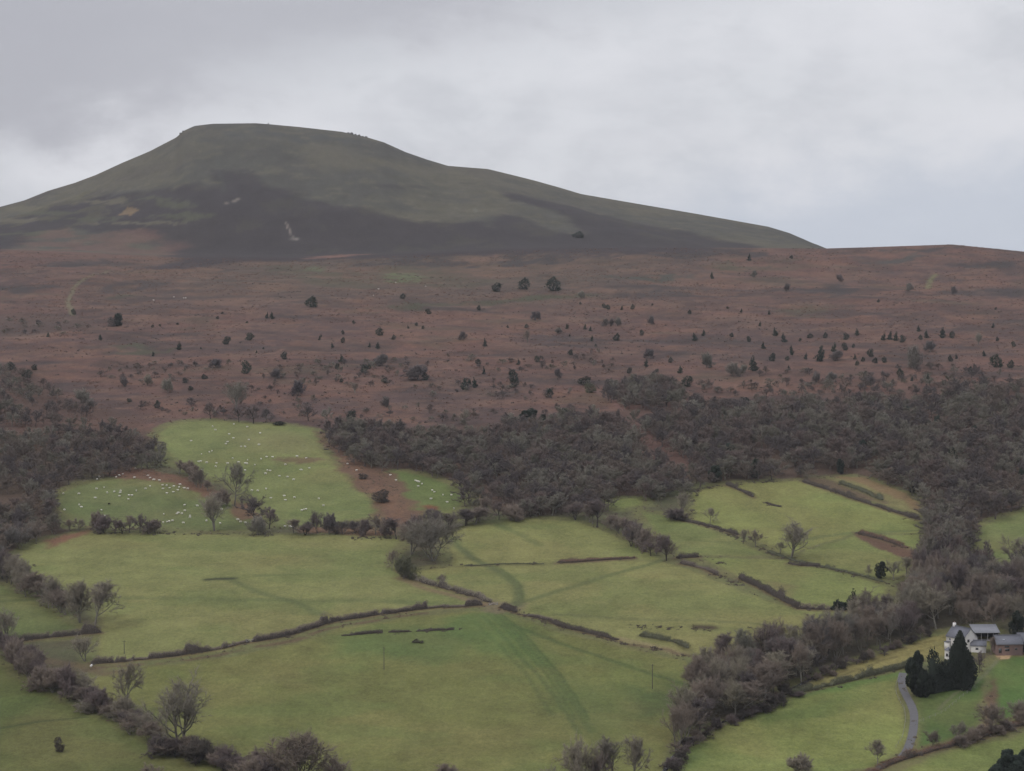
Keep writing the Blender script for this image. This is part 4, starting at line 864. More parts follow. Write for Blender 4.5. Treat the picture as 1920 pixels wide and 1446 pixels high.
# junipers and thorns dotted over the moor: foot pixel and size, as the photograph has them
JUN = [(90, 632, 7, 9), (188, 638, 9, 11), (425, 646, 15, 14), (468, 638, 17, 13), (336, 656, 12, 14), (417, 589, 6, 4), (408, 598, 7, 5), (286, 614, 6, 5), (300, 612, 5, 4), (333, 609, 6, 4), (463, 606, 5, 4), (599, 638, 6, 9), (623, 652, 7, 9), (138, 590, 10, 10),
 (501, 597, 8, 11), (510, 598, 11, 13), (755, 560, 12, 9), (898, 582, 8, 9), (803, 589, 11, 9), (1133, 578, 9, 8), (1140, 580, 9, 8), (1166, 581, 6, 8), (1186, 580, 9, 9), (1088, 571, 5, 5), (1223, 573, 4, 4), (663, 607, 6, 6), (712, 629, 17, 13), (738, 637, 9, 9),
 (781, 611, 7, 6), (765, 616, 5, 6), (793, 617, 6, 6), (909, 650, 9, 15), (708, 654, 10, 12), (693, 651, 6, 9), (643, 627, 7, 8), (643, 643, 9, 10), (952, 615, 5, 5), (987, 615, 9, 7), (1097, 618, 8, 10), (1107, 621, 7, 9), (1063, 617, 8, 10), (1110, 640, 7, 11),
 (1156, 639, 14, 13), (1203, 629, 9, 10), (1068, 631, 4, 4), (1405, 489, 9, 13), (1484, 485, 7, 6), (1335, 523, 8, 13), (1293, 589, 8, 8), (1364, 579, 5, 4), (1390, 586, 6, 7), (1442, 590, 6, 8), (1425, 612, 6, 9), (1319, 630, 9, 12), (1302, 639, 12, 14),
 (1372, 632, 9, 8), (1404, 641, 9, 10), (1453, 630, 12, 15), (1469, 642, 13, 17), (1547, 634, 10, 10), (1586, 637, 12, 12), (1607, 629, 10, 12), (1657, 638, 11, 13), (1669, 637, 12, 15), (1680, 639, 12, 16), (1692, 642, 12, 13), (1722, 622, 9, 11),
 (1726, 637, 9, 9), (1737, 634, 11, 15), (1767, 634, 14, 19), (1785, 634, 12, 12), (1564, 660, 12, 17), (1584, 657, 12, 13), (1538, 678, 22, 26), (1632, 669, 14, 14), (1603, 674, 7, 11), (1618, 678, 9, 8), (1607, 685, 9, 8), (1641, 681, 12, 10),
 (1658, 680, 11, 10), (1511, 674, 8, 12), (1448, 677, 14, 14), (1484, 666, 10, 18), (1476, 676, 9, 8), (1479, 694, 7, 9), (1688, 707, 15, 15), (1740, 718, 9, 17), (1710, 715, 7, 9), (1782, 678, 10, 11), (1793, 673, 6, 10), (1868, 689, 26, 22), (1431, 654, 10, 12),
 (1322, 684, 12, 18), (1647, 567, 6, 6), (1867, 581, 5, 5), (1862, 615, 7, 10), (1519, 634, 13, 8), (461, 701, 20, 22), (533, 674, 13, 13), (383, 711, 13, 9), (295, 765, 12, 13), (242, 754, 10, 7), (287, 668, 6, 9), (347, 718, 12, 9), (357, 732, 10, 8),
 (683, 699, 15, 14), (692, 692, 9, 9), (797, 713, 15, 13), (722, 718, 12, 9), (873, 731, 19, 20), (890, 727, 12, 18), (1030, 745, 17, 15), (1070, 666, 11, 10), (1007, 679, 12, 11), (972, 684, 8, 11), (1257, 680, 9, 10), (1212, 688, 10, 14), (1232, 698, 8, 6),
 (897, 683, 13, 9), (907, 702, 7, 14), (640, 679, 10, 14), (640, 717, 8, 7), (632, 692, 9, 10), (1275, 700, 12, 14), (1289, 725, 24, 18), (20, 694, 16, 14), (65, 694, 12, 10), (52, 708, 20, 14), (481, 662, 4, 5), (377, 655, 4, 4), (494, 655, 4, 4), (602, 632, 4, 6), (1048, 620, 5, 5),
 (1117, 650, 5, 5), (1240, 715, 16, 12), (1180, 700, 10, 10), (1600, 652, 7, 7), (1540, 655, 7, 7), (1500, 640, 6, 6), (1820, 700, 12, 12), (1845, 668, 9, 11), (1900, 650, 9, 9), (1895, 690, 14, 14), (1870, 640, 7, 8)]
JUN.sort(key=lambda t: (round(t[1] / 30), t[0]))
rows_ = {}
for t in JUN: rows_.setdefault(int(round(t[1] / 30)), []).append(t)
ROWN = {}
for n_, key in enumerate(sorted(rows_)): ROWN[key] = ordn(n_ + 1)
for key, lst in rows_.items():
    for k, (px, py, w, h) in enumerate(lst):
        x, y, W_, H_ = at_px(px, py, w, h)
        sh = 'cone' if h > w * 1.15 else 'blob'
        big = 'large ' if w > 14 else 'tiny ' if w < 7 else ''
        lab = '%s%s juniper, %s from left in %s band down the moor' % (big, 'upright' if sh == 'cone' else 'round', ordn(k + 1), ROWN[key])
        plant('juniper_bush', sh, x, y, W_ * .82, H_, 'green', lab, 'juniper', 'dark junipers dotted over the moor')

# ------------------------------------------------------------------ hedgerow bushes: rows of separate bare bushes along boundaries
def row(pts, step, wr, hr, tone, shapes, phrase, group, jitter=1.5, name='hawthorn_bush', cat='bush', skip=0.0):
    P = spots(pts); L = np.concatenate([[0], np.cumsum(np.hypot(*np.diff(P, axis=0).T))]); s = 0.0; lst = []
    while s < L[-1]:
        x = float(np.interp(s, L, P[:, 0])) + rng.normal(0, jitter); y = float(np.interp(s, L, P[:, 1])) + rng.normal(0, jitter)
        w = rng.uniform(*wr); 
        if rng.random() >= skip: lst.append((x, y, w, rng.uniform(*hr) * rng.choice([.72, .88, 1.0, 1.22])))
        s += step * rng.uniform(.75, 1.25)
    lst.sort(key=lambda t: t[0] / t[1])
    for k, (x, y, w, h) in enumerate(lst):
        sz = 'smaller' if w < wr[0] + (wr[1] - wr[0]) * .3 else 'broad' if w > wr[0] + (wr[1] - wr[0]) * .75 else 'middling'
        tn = tone if isinstance(tone, str) else tone[rng.integers(len(tone))]
        plant(name, shapes[rng.integers(len(shapes))], x, y, w, h, tn, '%s bare bush, %s from left in %s' % (sz, ordn(k + 1), phrase), cat, group)
SH = ['shrub', 'far', 'multi', 'open', 'tall']
row([(135, 995), (180, 996), (190, 996)], 4.5, (5, 8), (6, 9), 'brown', SH, 'bush row under small sheep pasture', 'bushes below the small sheep pasture', 1)
row([(200, 1000), (250, 1000), (300, 1000)], 4, (7, 11), (8, 11), ['brown', 'purple'], ['shrub', 'far'], 'dense clump under small sheep pasture', 'dense bush clump below the small sheep pasture', 1.5)
row([(548, 1001), (590, 1001), (640, 1001), (700, 1003), (740, 1008)], 5, (6, 10), (6, 9.5), ['brown', 'purple', 'wood'], SH, 'bushes under main sheep pasture', 'bushes below the main sheep pasture', 1.3)
row([(740, 1008), (790, 1002), (850, 990), (900, 974), (960, 974), (1010, 972)], 5.5, (8, 13), (8, 12), ['brown', 'purple'], SH, 'thicket above curved wheel tracks', 'thicket above the field with curved tracks', 2.5)
row([(1070, 972), (1110, 984), (1150, 998), (1190, 1018), (1225, 1042)], 5.2, (8, 12), (8, 12), ['brown', 'purple'], SH, 'hedge slanting to corner thorn', 'bush hedge right of the middle field', 2)
row([(335, 888), (355, 895), (375, 915), (392, 925)], 4.5, (6, 9), (7, 10), 'brown', SH, 'short row between sheep pastures', 'bush row between the sheep pastures', 1)
row([(5, 1085), (40, 1106), (80, 1130), (110, 1148), (130, 1158)], 4.8, (8, 12), (8, 12), ['grey', 'brown', 'purple'], SH, 'row left of tall corner tree', 'bushes left of the wide pale field', 1.6)
row([(0, 1230), (50, 1262), (90, 1288), (130, 1308)], 4, (9, 13), (8, 11.5), ['brown', 'purple'], ['shrub', 'multi', 'open', 'multi'], 'bulging row above corner field', 'bulging hedgerow above the corner field', 1.5)
row([(140, 1312), (180, 1330), (220, 1352), (262, 1380), (300, 1400)], 3.4, (8, 12), (6.5, 9.5), ['brown', 'purple', 'grey'], ['shrub', 'multi', 'open', 'far'], 'hedgerow under round headed tree', 'hedgerow under the round headed tree', 1.5)
row([(300, 1412), (360, 1425), (420, 1440), (480, 1466), (540, 1480)], 4, (9, 14), (6, 9.5), ['brown', 'dark', 'purple'], ['shrub', 'multi'], 'hedgerow meeting bottom edge', 'hedgerow running into the bottom edge', 2)
row([(620, 1500), (760, 1500), (860, 1500), (1000, 1498)], 9, (8, 12), (6, 8), ['brown', 'grey'], ['multi', 'open'], 'sparse crowns along bottom edge', 'crowns along the bottom edge', 2)
row([(1790, 1400), (1850, 1382), (1900, 1362), (1940, 1350)], 7, (5, 8), (4, 6), ['brown'], ['shrub'], 'right end of rusty hedge', 'bushes on the rusty hedge', 1)

row([(1256, 1446), (1276, 1416), (1310, 1388), (1350, 1364), (1400, 1344), (1450, 1324), (1490, 1304)], 3.4, (3.5, 7), (3, 5.5), ['purple', 'dark', 'brown'], ['shrub', 'far', 'shrub'], 'bush fringe along the stream', 'bushes along the stream bank', 1.2)
row([(1500, 1294), (1560, 1262), (1620, 1238), (1690, 1212), (1760, 1186)], 4.5, (3, 6), (2.5, 5), ['purple', 'dark', 'brown'], ['shrub', 'far'], 'bush fringe above straw strip', 'bushes above the straw coloured strip', 1.2)

# ------------------------------------------------------------------ woods
def in_poly_pts(pts, spacing, seed):
    P = spots(pts); R = np.random.default_rng(seed); x0, x1, y0, y1 = P[:, 0].min(), P[:, 0].max(), P[:, 1].min(), P[:, 1].max()
    gx = np.arange(x0, x1, spacing); gy = np.arange(y0, y1, spacing * .9); X, Y = np.meshgrid(gx, gy); X = X + (np.arange(len(gy))[:, None] % 2) * spacing / 2
    X = (X + R.uniform(-.42, .42, X.shape) * spacing).ravel(); Y = (Y + R.uniform(-.42, .42, Y.shape) * spacing).ravel()
    m = inside(X, Y, P); return X[m], Y[m], R
FP_ = [spots(f[1]) for f in FIELDS]
def clear_of_fields(X, Y, pad):
    ok = np.ones(len(X), bool)
    for P in FP_: ok &= ~inside(X, Y, P)
    for P in FP_: ok &= edge_dist(X, Y, P) > pad
    return ok
MASS = []                                                   # far trees: (x, y, w, h)
def wood(pts, spacing, wr, hr, seed, thin=None, pad=2.0, fade=None):
    X, Y, R = in_poly_pts(pts, spacing, seed)
    if len(X) == 0: return []
    m = clear_of_fields(X, Y, pad)
    if thin is not None: m &= fbm(X, Y, thin[0], 3, seed + 1) > thin[1]
    if fade is not None: m &= R.random(len(X)) < np.clip(1 - (Y - fade[0]) / (fade[1] - fade[0]), .04, 1)
    X, Y = X[m], Y[m]; w = R.uniform(*wr, len(X)); h = R.uniform(*hr, len(X)) * (.6 + .4 * w / wr[1])
    return list(zip(X, Y, w, h))
left = wood([(-100, 745), (60, 740), (120, 790), (170, 815), (250, 812), (300, 850), (312, 880), (230, 892), (150, 905), (110, 915), (95, 950), (130, 1005), (30, 1060), (-10, 1085), (-100, 1090)], 8.4, (7, 13), (7, 12), 301, (40, .38), 1.5, (1200, 1440))
left += wood([(-100, 690), (40, 695), (130, 760), (200, 800), (60, 760), (-100, 750)], 11, (6, 11), (6, 9), 302, (30, .42))
mid_ = wood([(610, 830), (640, 800), (700, 812), (800, 822), (900, 830), (950, 805), (1010, 800), (1100, 788), (1170, 800), (1215, 850), (1290, 915), (1290, 940), (1200, 945), (1130, 965), (1000, 975), (870, 955), (790, 905), (740, 886), (700, 884), (640, 860)], 8.4, (9, 16), (9, 14), 303, (34, .29), 1.0, (1225, 1430))
clump = wood([(1125, 745), (1150, 730), (1220, 722), (1275, 728), (1285, 765), (1230, 772), (1180, 768), (1140, 760)], 8, (9, 14), (9, 13), 304)
right = wood([(1180, 800), (1260, 790), (1300, 765), (1420, 770), (1540, 768), (1650, 755), (1750, 750), (1850, 735), (1990, 725), (1990, 950), (1900, 975), (1840, 1005), (1820, 1052), (1740, 1045), (1730, 960), (1640, 915), (1530, 905), (1400, 912), (1310, 920), (1270, 860)], 9.0, (9, 17), (9, 15), 305, (38, .29), 1.0, (1240, 1520))
upper = wood([(1180, 745), (1400, 700), (1650, 690), (1990, 690), (1990, 760), (1500, 780), (1300, 775)], 10.5, (4, 11), (3.5, 8), 306, (45, .42), 2, (1360, 1640))
upper += wood([(-60, 600), (60, 598), (160, 604), (170, 626), (60, 632), (-60, 634)], 22, (5, 9), (3, 5), 307, None)
upper += wood([(180, 680), (620, 680), (1150, 660), (1150, 760), (900, 800), (620, 790), (300, 780), (180, 740)], 15, (3, 8), (2.5, 6), 308, (45, .50))
stream = wood([(1240, 1440), (1268, 1390), (1292, 1330), (1300, 1300), (1345, 1262), (1480, 1228), (1560, 1215), (1650, 1165), (1700, 1140), (1730, 1070), (1745, 1040), (1820, 1055), (1850, 1085), (1930, 1080), (1930, 1150), (1850, 1165), (1780, 1172), (1700, 1206), (1600, 1246), (1480, 1300), (1390, 1343), (1310, 1386), (1268, 1436)], 7.6, (7.5, 13), (11, 20), 309, None, .5)
stream += wood([(1735, 960), (1830, 1000), (1825, 1060), (1740, 1050)], 8.5, (9, 13), (10, 14), 310, None, .5)
# nearest trees are individuals, the rest of the woods is one mass
stream.sort(key=lambda t: t[1])
near_wood = stream[:150]; MASS += stream[150:]
left.sort(key=lambda t: t[1]); near_left = left[:34]; MASS += left[34:]
MASS += mid_ + clump + right + upper
MASS += wood([(1990, 725), (2500, 720), (2500, 930), (1990, 950)], 10, (9, 16), (9, 14), 330)
MASS += wood([(1945, 1075), (2120, 1080), (2400, 1120), (2400, 1180), (1945, 1160)], 9.5, (8, 13), (10, 15), 331, None, .5)
MASS += wood([(-100, 745), (-100, 1085), (-500, 1100), (-500, 740)], 10, (8, 13), (8, 12), 332, (40, .36), 1.5)
zones = [(near_wood, 3, 'stream wood', 'bare trees crowding the stream wood', ['multi', 'tall', 'round', 'tall', 'open'], ['grey', 'brown', 'purple', 'brown', 'pale', 'wood']),
         (near_left, 1, 'left wood edge', 'bare trees on the near edge of the left wood', ['far', 'multi', 'round'], ['wood', 'purple', 'brown'])]
for lst, nr, zname, grp, shp, tones in zones:
    lst = sorted(lst, key=lambda t: t[1]); per = math.ceil(len(lst) / nr)
    for r_ in range(nr):
        seg = sorted(lst[r_ * per:(r_ + 1) * per], key=lambda t: t[0] / t[1])
        rn = ['front', 'middle', 'back'][r_] if nr > 1 else 'front'
        for k, (x, y, w, h) in enumerate(seg):
            hh = 'tall' if h > 13.5 else 'low' if h < 10.5 else 'mid height'
            plant('bare_tree', shp[rng.integers(len(shp))], x, y, w, h, tones[rng.integers(len(tones))],
                  '%s bare tree, %s from left in %s rank of %s' % (hh, ordn(k + 1), rn, zname), 'tree', grp)
# evergreens inside the woods
HOL = 0
for (x, y, w, h) in sorted(wood([(1180, 800), (1400, 790), (1750, 780), (1920, 760), (1920, 940), (1740, 940), (1300, 890)], 42, (5, 8), (8, 12), 320, (40, .45)), key=lambda t: t[0] / t[1]):
    HOL += 1; plant('holly_tree', 'mid', x, y, w, h, 'green', 'dark holly, %s from left among bare trees of right wood' % ordn(HOL), 'holly', 'hollies scattered through the right wood')
# the mass: instanced with geometry nodes from four joined tree shapes
lib = bpy.data.collections.new('tree_shapes')
def joined(V1, Q1, V2, T2, Q2):
    V = np.concatenate([V1, V2]); n = len(V1)
    me = mesh_np('far_tree', V, tris=T2 + n, quads=np.concatenate([Q1, Q2 + n])); me.materials.append(veg_mat('twigs_of_wood', [WT[i]], .98)); return me
WT = [(.118, .094, .082), (.092, .078, .074), (.146, .132, .106), (.102, .084, .078), (.132, .106, .088), (.168, .156, .126), (.086, .072, .070), (.124, .094, .084), (.128, .118, .092)]
for i in range(9):
    Vb, Qb, V, T, Qc = make_bare(900 + i * 13, trunk=.14, n1_=7, n2_=5, n3_=4, ntw=20, spread=(10, 80), l1=.38, r0=.022, twr=.0036, tw=.065)
    o = bpy.data.objects.new('far_tree', joined(Vb, Qb, V, T, Qc)); lib.objects.link(o)
M = np.array(MASS); mm = mesh_np('woodland', np.stack([M[:, 0], M[:, 1], ground(M[:, 0], M[:, 1]) - .2], 1), tris=[(0, 1, 2)])
mm.clear_geometry(); mm.vertices.add(len(M)); mm.vertices.foreach_set('co', np.stack([M[:, 0], M[:, 1], ground(M[:, 0], M[:, 1]) - .2], 1).astype(np.float32).ravel())
at_ = mm.attributes.new('size', 'FLOAT_VECTOR', 'POINT'); at_.data.foreach_set('vector', np.stack([M[:, 2], M[:, 2], M[:, 3]], 1).astype(np.float32).ravel())
woodland = link('woodland', mm); tag(woodland, 'far winter woods of bare trees spread along the foot of the moor', 'woodland', None, 'stuff')
ng = bpy.data.node_groups.new('wood_spread', 'GeometryNodeTree'); ng.interface.new_socket('Geometry', in_out='INPUT', socket_type='NodeSocketGeometry'); ng.interface.new_socket('Geometry', in_out='OUTPUT', socket_type='NodeSocketGeometry')
gn = ng.nodes.new; gin, gout = gn('NodeGroupInput'), gn('NodeGroupOutput'); iop = gn('GeometryNodeInstanceOnPoints'); ci = gn('GeometryNodeCollectionInfo')
ci.inputs['Collection'].default_value = lib; ci.inputs['Separate Children'].default_value = True; ci.inputs['Reset Children'].default_value = True
mtp = gn('GeometryNodeMeshToPoints'); na_ = gn('GeometryNodeInputNamedAttribute'); na_.data_type = 'FLOAT_VECTOR'; na_.inputs['Name'].default_value = 'size'
rv = gn('FunctionNodeRandomValue'); rv.data_type = 'FLOAT_VECTOR'; rv.inputs[0].default_value = (0, 0, 0); rv.inputs[1].default_value = (0, 0, 6.283)
ri = gn('FunctionNodeRandomValue'); ri.data_type = 'INT'; ri.inputs['Min'].default_value = 0; ri.inputs['Max'].default_value = 8
for s_ in ri.inputs:
    if s_.name == 'Max' and s_.type == 'INT': s_.default_value = 8
    if s_.name == 'Min' and s_.type == 'INT': s_.default_value = 0
iop.inputs['Pick Instance'].default_value = True
lk = ng.links.new; lk(gin.outputs[0], mtp.inputs[0]); lk(mtp.outputs[0], iop.inputs['Points']); lk(ci.outputs[0], iop.inputs['Instance'])
lk([s_ for s_ in ri.outputs if s_.type == 'INT'][0], iop.inputs['Instance Index']); lk([s_ for s_ in rv.outputs if s_.type == 'VECTOR'][0], iop.inputs['Rotation'])
lk([s_ for s_ in na_.outputs if s_.type == 'VECTOR'][0], iop.inputs['Scale']); lk(iop.outputs[0], gout.inputs[0])
woodland.modifiers.new('spread', 'NODES').node_group = ng

# ------------------------------------------------------------------ clipped hedges: a lumpy body bristling with twigs
def hedge(pts, h, w, dn, tone, lab):
    P = spots(pts); L = np.concatenate([[0], np.cumsum(np.hypot(*np.diff(P, axis=0).T))]); n = max(int(L[-1] / .9), 4); s = np.linspace(0, L[-1], n)
    Pc = np.stack([np.interp(s, L, P[:, 0]), np.interp(s, L, P[:, 1])], 1)
    for _ in range(4): Pc[1:-1] = Pc[:-2] * .25 + Pc[1:-1] * .5 + Pc[2:] * .25
    T = np.gradient(Pc, axis=0); T /= np.linalg.norm(T, axis=1)[:, None] + 1e-9; N = np.stack([-T[:, 1], T[:, 0]], 1)
    Pc = Pc + N * ((fbm(s, s * 0 + h * 3, 7, 3, 15) - .5) * 1.6)[:, None]
    hs = h * 1.22 * (.45 + 1.05 * fbm(s, s * 0 + h, 6, 4, 11, .65)) * (1 + .8 * sm(fbm(s, s * 0 + 3, 9, 3, 17), .60, .72)) * (.12 + .88 * sm(fbm(s, s * 0 + L[-1], 8, 4, 19, .65), .33, .40)); ws = w * (.7 + .6 * fbm(s, s * 0 + 9 + w, 4, 3, 12))
    endf = np.minimum(1, np.minimum(s, L[-1] - s) / 1.5 + .15); hs *= endf ** .5; ws *= endf ** .5
    prof = [(-.46, -.15), (-.5, .35), (-.40, .82), (0, .96), (.40, .82), (.5, .35), (.46, -.15)]; K = len(prof)
    g0 = ground(Pc[:, 0], Pc[:, 1]); V = np.zeros((n, K, 3))
    for k, (a, z) in enumerate(prof):
        jit = 1 + .25 * (rng.random(n) - .5); X = Pc + N * (a * ws * jit * .72)[:, None]
        V[:, k, 0], V[:, k, 1] = X[:, 0], X[:, 1]; V[:, k, 2] = g0 + z * hs * (1 + .5 * (rng.random(n) - .5)) * .74
    idx = np.arange(n * K).reshape(n, K); qd = np.stack([idx[:-1, :-1].ravel(), idx[:-1, 1:].ravel(), idx[1:, 1:].ravel(), idx[1:, :-1].ravel()], 1)
    caps = [(idx[0, k], idx[0, k + 1], idx[0, K - 1]) for k in range(K - 2)] + [(idx[-1, k + 1], idx[-1, k], idx[-1, K - 1]) for k in range(K - 2)]
    m = int(min(L[-1] * 60 * dn, 10000)); f = rng.uniform(0, n - 1.001, m); i = f.astype(int); c = f - i
    a = rng.uniform(-.55, .55, m); zz = rng.random(m) ** .6 * (1 - .25 * (a / .55) ** 2)
    X = Pc[i] + (Pc[i + 1] - Pc[i]) * c[:, None] + N[i] * (a * ws[i])[:, None]; Z = g0[i] * (1 - c) + g0[i + 1] * c + zz * hs[i]
    D = np.stack([N[i, 0] * a * 1.2, N[i, 1] * a * 1.2, rng.uniform(.3, 1.1, m)], 1) + rng.normal(0, .32, (m, 3)); D /= np.linalg.norm(D, axis=1)[:, None]
    ln = rng.uniform(.35, 1.0, m) * min(1, .4 + h / 2.5); ev = tone == 'evergreen'
    if h > 5: ln *= 1.8
    Vs, Ts = spikes(np.stack([X[:, 0], X[:, 1], Z], 1), D * ln[:, None], (np.where(ev, .22, .06) * rng.uniform(.7, 1.4, m)) * (1.6 if h > 5 else 1))
    o = empty('hedge', (float(Pc[n // 2, 0]), float(Pc[n // 2, 1]), float(g0[n // 2]))); org = np.array(o.location)
    tag(o, lab, 'hedge')
    link('hedge_body', mesh_np('hedge_body', V.reshape(-1, 3) - org, tris=caps, quads=qd, mat=TW['dark' if tone not in ('evergreen', 'olive') else tone]), o)
    link('twigs', mesh_np('twigs', Vs - org, tris=Ts, mat=TW[{'grey': 'grey', 'brown': 'brown', 'dark': 'dark', 'olive': 'olive', 'rust': 'rust', 'evergreen': 'evergreen'}[tone]]), o)
for hd in HEDGES: hedge(*hd)
# ------------------------------------------------------------------ ground cover on the moor: heather and bracken tufts, one mass
def tufts(name, X, Y, size, mat, label, cat, k=6):
    n = len(X); Z = ground(X, Y); R = rng
    P = np.repeat(np.stack([X, Y, Z - .05], 1), k, 0) + np.stack([R.normal(0, .5, n * k), R.normal(0, .5, n * k), np.zeros(n * k)], 1) * np.repeat(size, k)[:, None]
    D = R.normal(0, .7, (n * k, 3)); D[:, 2] = R.uniform(.5, 1.2, n * k); D *= (np.repeat(size, k) * R.uniform(.5, 1, n * k))[:, None]
    V, T = spikes(P, D, np.repeat(size, k) * .32); o = link(name, mesh_np(name, V, tris=T, mat=mat)); tag(o, label, cat, None, 'stuff'); return o
mbr = veg_mat('bracken', [(.105, .062, .046)], nscale=.15); mhe = veg_mat('heather_tufts', [(.070, .056, .050)], nscale=.15); mru = veg_mat('rushes', [(.085, .080, .045)], nscale=.3)
def scatter(n, y0, y1, seed):
    R = np.random.default_rng(seed); Y = np.sqrt(R.uniform(y0 ** 2, y1 ** 2, n)); u = R.uniform(-.26, .26, n); return u * Y, Y, R
X, Y, R = scatter(20000, 1230, 2380, 401); m = clear_of_fields(X, Y, 0) & (fbm(X, Y, 60, 4, 402) > .45); X, Y = X[m], Y[m]
tufts('bracken_tufts', X, Y, R.uniform(.5, 1.3, len(X)), mbr, 'dead brown bracken clumps roughening the moor', 'bracken', 4)
X, Y, R = scatter(7000, 1230, 2400, 403); m = clear_of_fields(X, Y, 0) & (fbm(X, Y * 1.7, 40, 4, 404) > .55); X, Y = X[m], Y[m]
tufts('heather_tufts', X, Y, R.uniform(.5, 1.5, len(X)), mhe, 'dark heather clumps in drifts over the moor', 'heather', 5)
X, Y, R = scatter(14000, 720, 1260, 405); m = (fbm(X, Y, 45, 4, 406) > .56) & ~clear_of_fields(X, Y, 0); X, Y = X[m], Y[m]
tufts('rush_tufts', X, Y, R.uniform(.12, .3, len(X)), mru, 'small rush and coarse grass tufts in the pastures', 'grass', 3)
X, Y, R = scatter(22000, 720, 1280, 407); m = clear_of_fields(X, Y, -0.0) & (fbm(X, Y, 25, 3, 408) > .42); X, Y = X[m], Y[m]
tufts('undergrowth', X, Y, R.uniform(.3, .9, len(X)), veg_mat('undergrowth', [(.10, .078, .055)], nscale=.3), 'brown bramble and dead grass along the field margins', 'undergrowth', 5)

LX, LY = [], []
for pts in [h_[0] for h_ in HEDGES if h_[1] < 3] + [[(1240, 1050), (1290, 1056), (1330, 1075), (1400, 1100)], [(1260, 968), (1340, 990), (1400, 1018), (1440, 1036)], [(1440, 1036), (1500, 1055), (1600, 1078), (1680, 1100)], [(1320, 1045), (1360, 1052), (1340, 1062)],
     [(920, 1136), (1000, 1158), (1100, 1192), (1200, 1212), (1300, 1235)], [(100, 1000), (300, 1000), (520, 1004), (740, 1010)], [(20, 1062), (50, 1064), (68, 1063)], [(1290, 920), (1400, 905), (1530, 897)], [(1300, 975), (1296, 940), (1310, 918)], [(1200, 958), (1160, 966), (1120, 962)], [(1180, 1175), (1330, 1182), (1500, 1180)]]:
    P = spots(pts); L_ = np.concatenate([[0], np.cumsum(np.hypot(*np.diff(P, axis=0).T))]); n = int(L_[-1] * 1.6); s = np.sort(rng.uniform(0, L_[-1], n)); s = s[fbm(s, s * 0 + L_[-1], 7, 3, 23) > .47]
    LX.append(np.interp(s, L_, P[:, 0]) + rng.normal(0, 1.1, len(s))); LY.append(np.interp(s, L_, P[:, 1]) + rng.normal(0, 1.6, len(s)))
X, Y = np.concatenate(LX), np.concatenate(LY)
tufts('bramble_undergrowth', X, Y, rng.uniform(.25, .95, len(X)), veg_mat('bramble', [(.070, .058, .045)], nscale=.4), 'dark brambles and dead stems along hedges and ditches', 'undergrowth', 9)

# ------------------------------------------------------------------ summit rocks and cairn
def rock_mesh(seed):
    R = np.random.default_rng(seed); V = []; nphi, nth = 5, 8
    for i in range(nphi):
        ph = math.pi * (i + .5) / nphi
        for j in range(nth):
            t = 2 * math.pi * j / nth; r = R.uniform(.75, 1.15); V.append((r * math.sin(ph) * math.cos(t), .8 * r * math.sin(ph) * math.sin(t), .7 * r * math.cos(ph)))
    V += [(0, 0, .75), (0, 0, -.75)]; Qs = [(i * nth + j, (i + 1) * nth + j, (i + 1) * nth + (j + 1) % nth, i * nth + (j + 1) % nth) for i in range(nphi - 1) for j in range(nth)]
    T = [(len(V) - 2, j, (j + 1) % nth) for j in range(nth)] + [(len(V) - 1, (nphi - 1) * nth + (j + 1) % nth, (nphi - 1) * nth + j) for j in range(nth)]
    m, q, bs = new_mat('gritstone'); geo = q.n('ShaderNodeNewGeometry').outputs['Position']; q.put(bs.inputs['Base Color'], q.mix(q.noise(geo, .7, 4), c4(.07, .07, .07), c4(.13, .13, .12)))
    return mesh_np('rock', V, tris=T, quads=Qs, mat=m)
RK = [rock_mesh(i) for i in range(3)]
def skyline_y(px):
    u = (px - 960) / FP; j = int(np.interp(u, U, np.arange(NU))); c = EE[i0:, j]; k = int(np.argmax(c)); return ROWS[i0 + k] - 6, u
for k, (px, s_, lab) in enumerate([(655, 2.3, 'leftmost dark boulder on the right shoulder of the summit'), (661, 3.4, 'largest dark boulder of the summit shoulder row'), (668, 2.2, 'low boulder just right of the largest one on the summit shoulder'),
     (675, 2.6, 'middle boulder of the summit shoulder row'), (682, 1.8, 'small boulder near the right end of the summit row'), (688, 2.4, 'rightmost pointed boulder of the summit shoulder row'), (342, 2.6, 'jutting boulder at the left lip of the summit plateau'), (347, 2.0, 'smaller boulder at the left lip of the summit plateau')]):
    y, u = skyline_y(px); x = u * y; o = link('boulder', RK[k % 3]); o.location = (x, y, float(ground(x, y)) + s_ * .2); o.scale = (s_, s_, s_ * .9); o.rotation_euler = (0, 0, k * 1.3); tag(o, lab, 'boulder', 'boulders on the summit')
y, u = skyline_y(506); x = u * y
pv_, pq = frustums([[0, 0, 0, 0, 0, 1.4, .75, .35]], 4); o = link('survey_pillar', mesh_np('survey_pillar', np.concatenate([pv_, [[0, 0, 1.45]]]), quads=pq, tris=[(4, 5, 8), (5, 6, 8), (6, 7, 8), (7, 4, 8)], mat=RK[0].materials[0])); o.location = (x, y, float(ground(x, y))); o.scale = (1.6, 1.6, 1.6)
tag(o, 'tiny stone survey pillar on the flat summit', 'pillar')

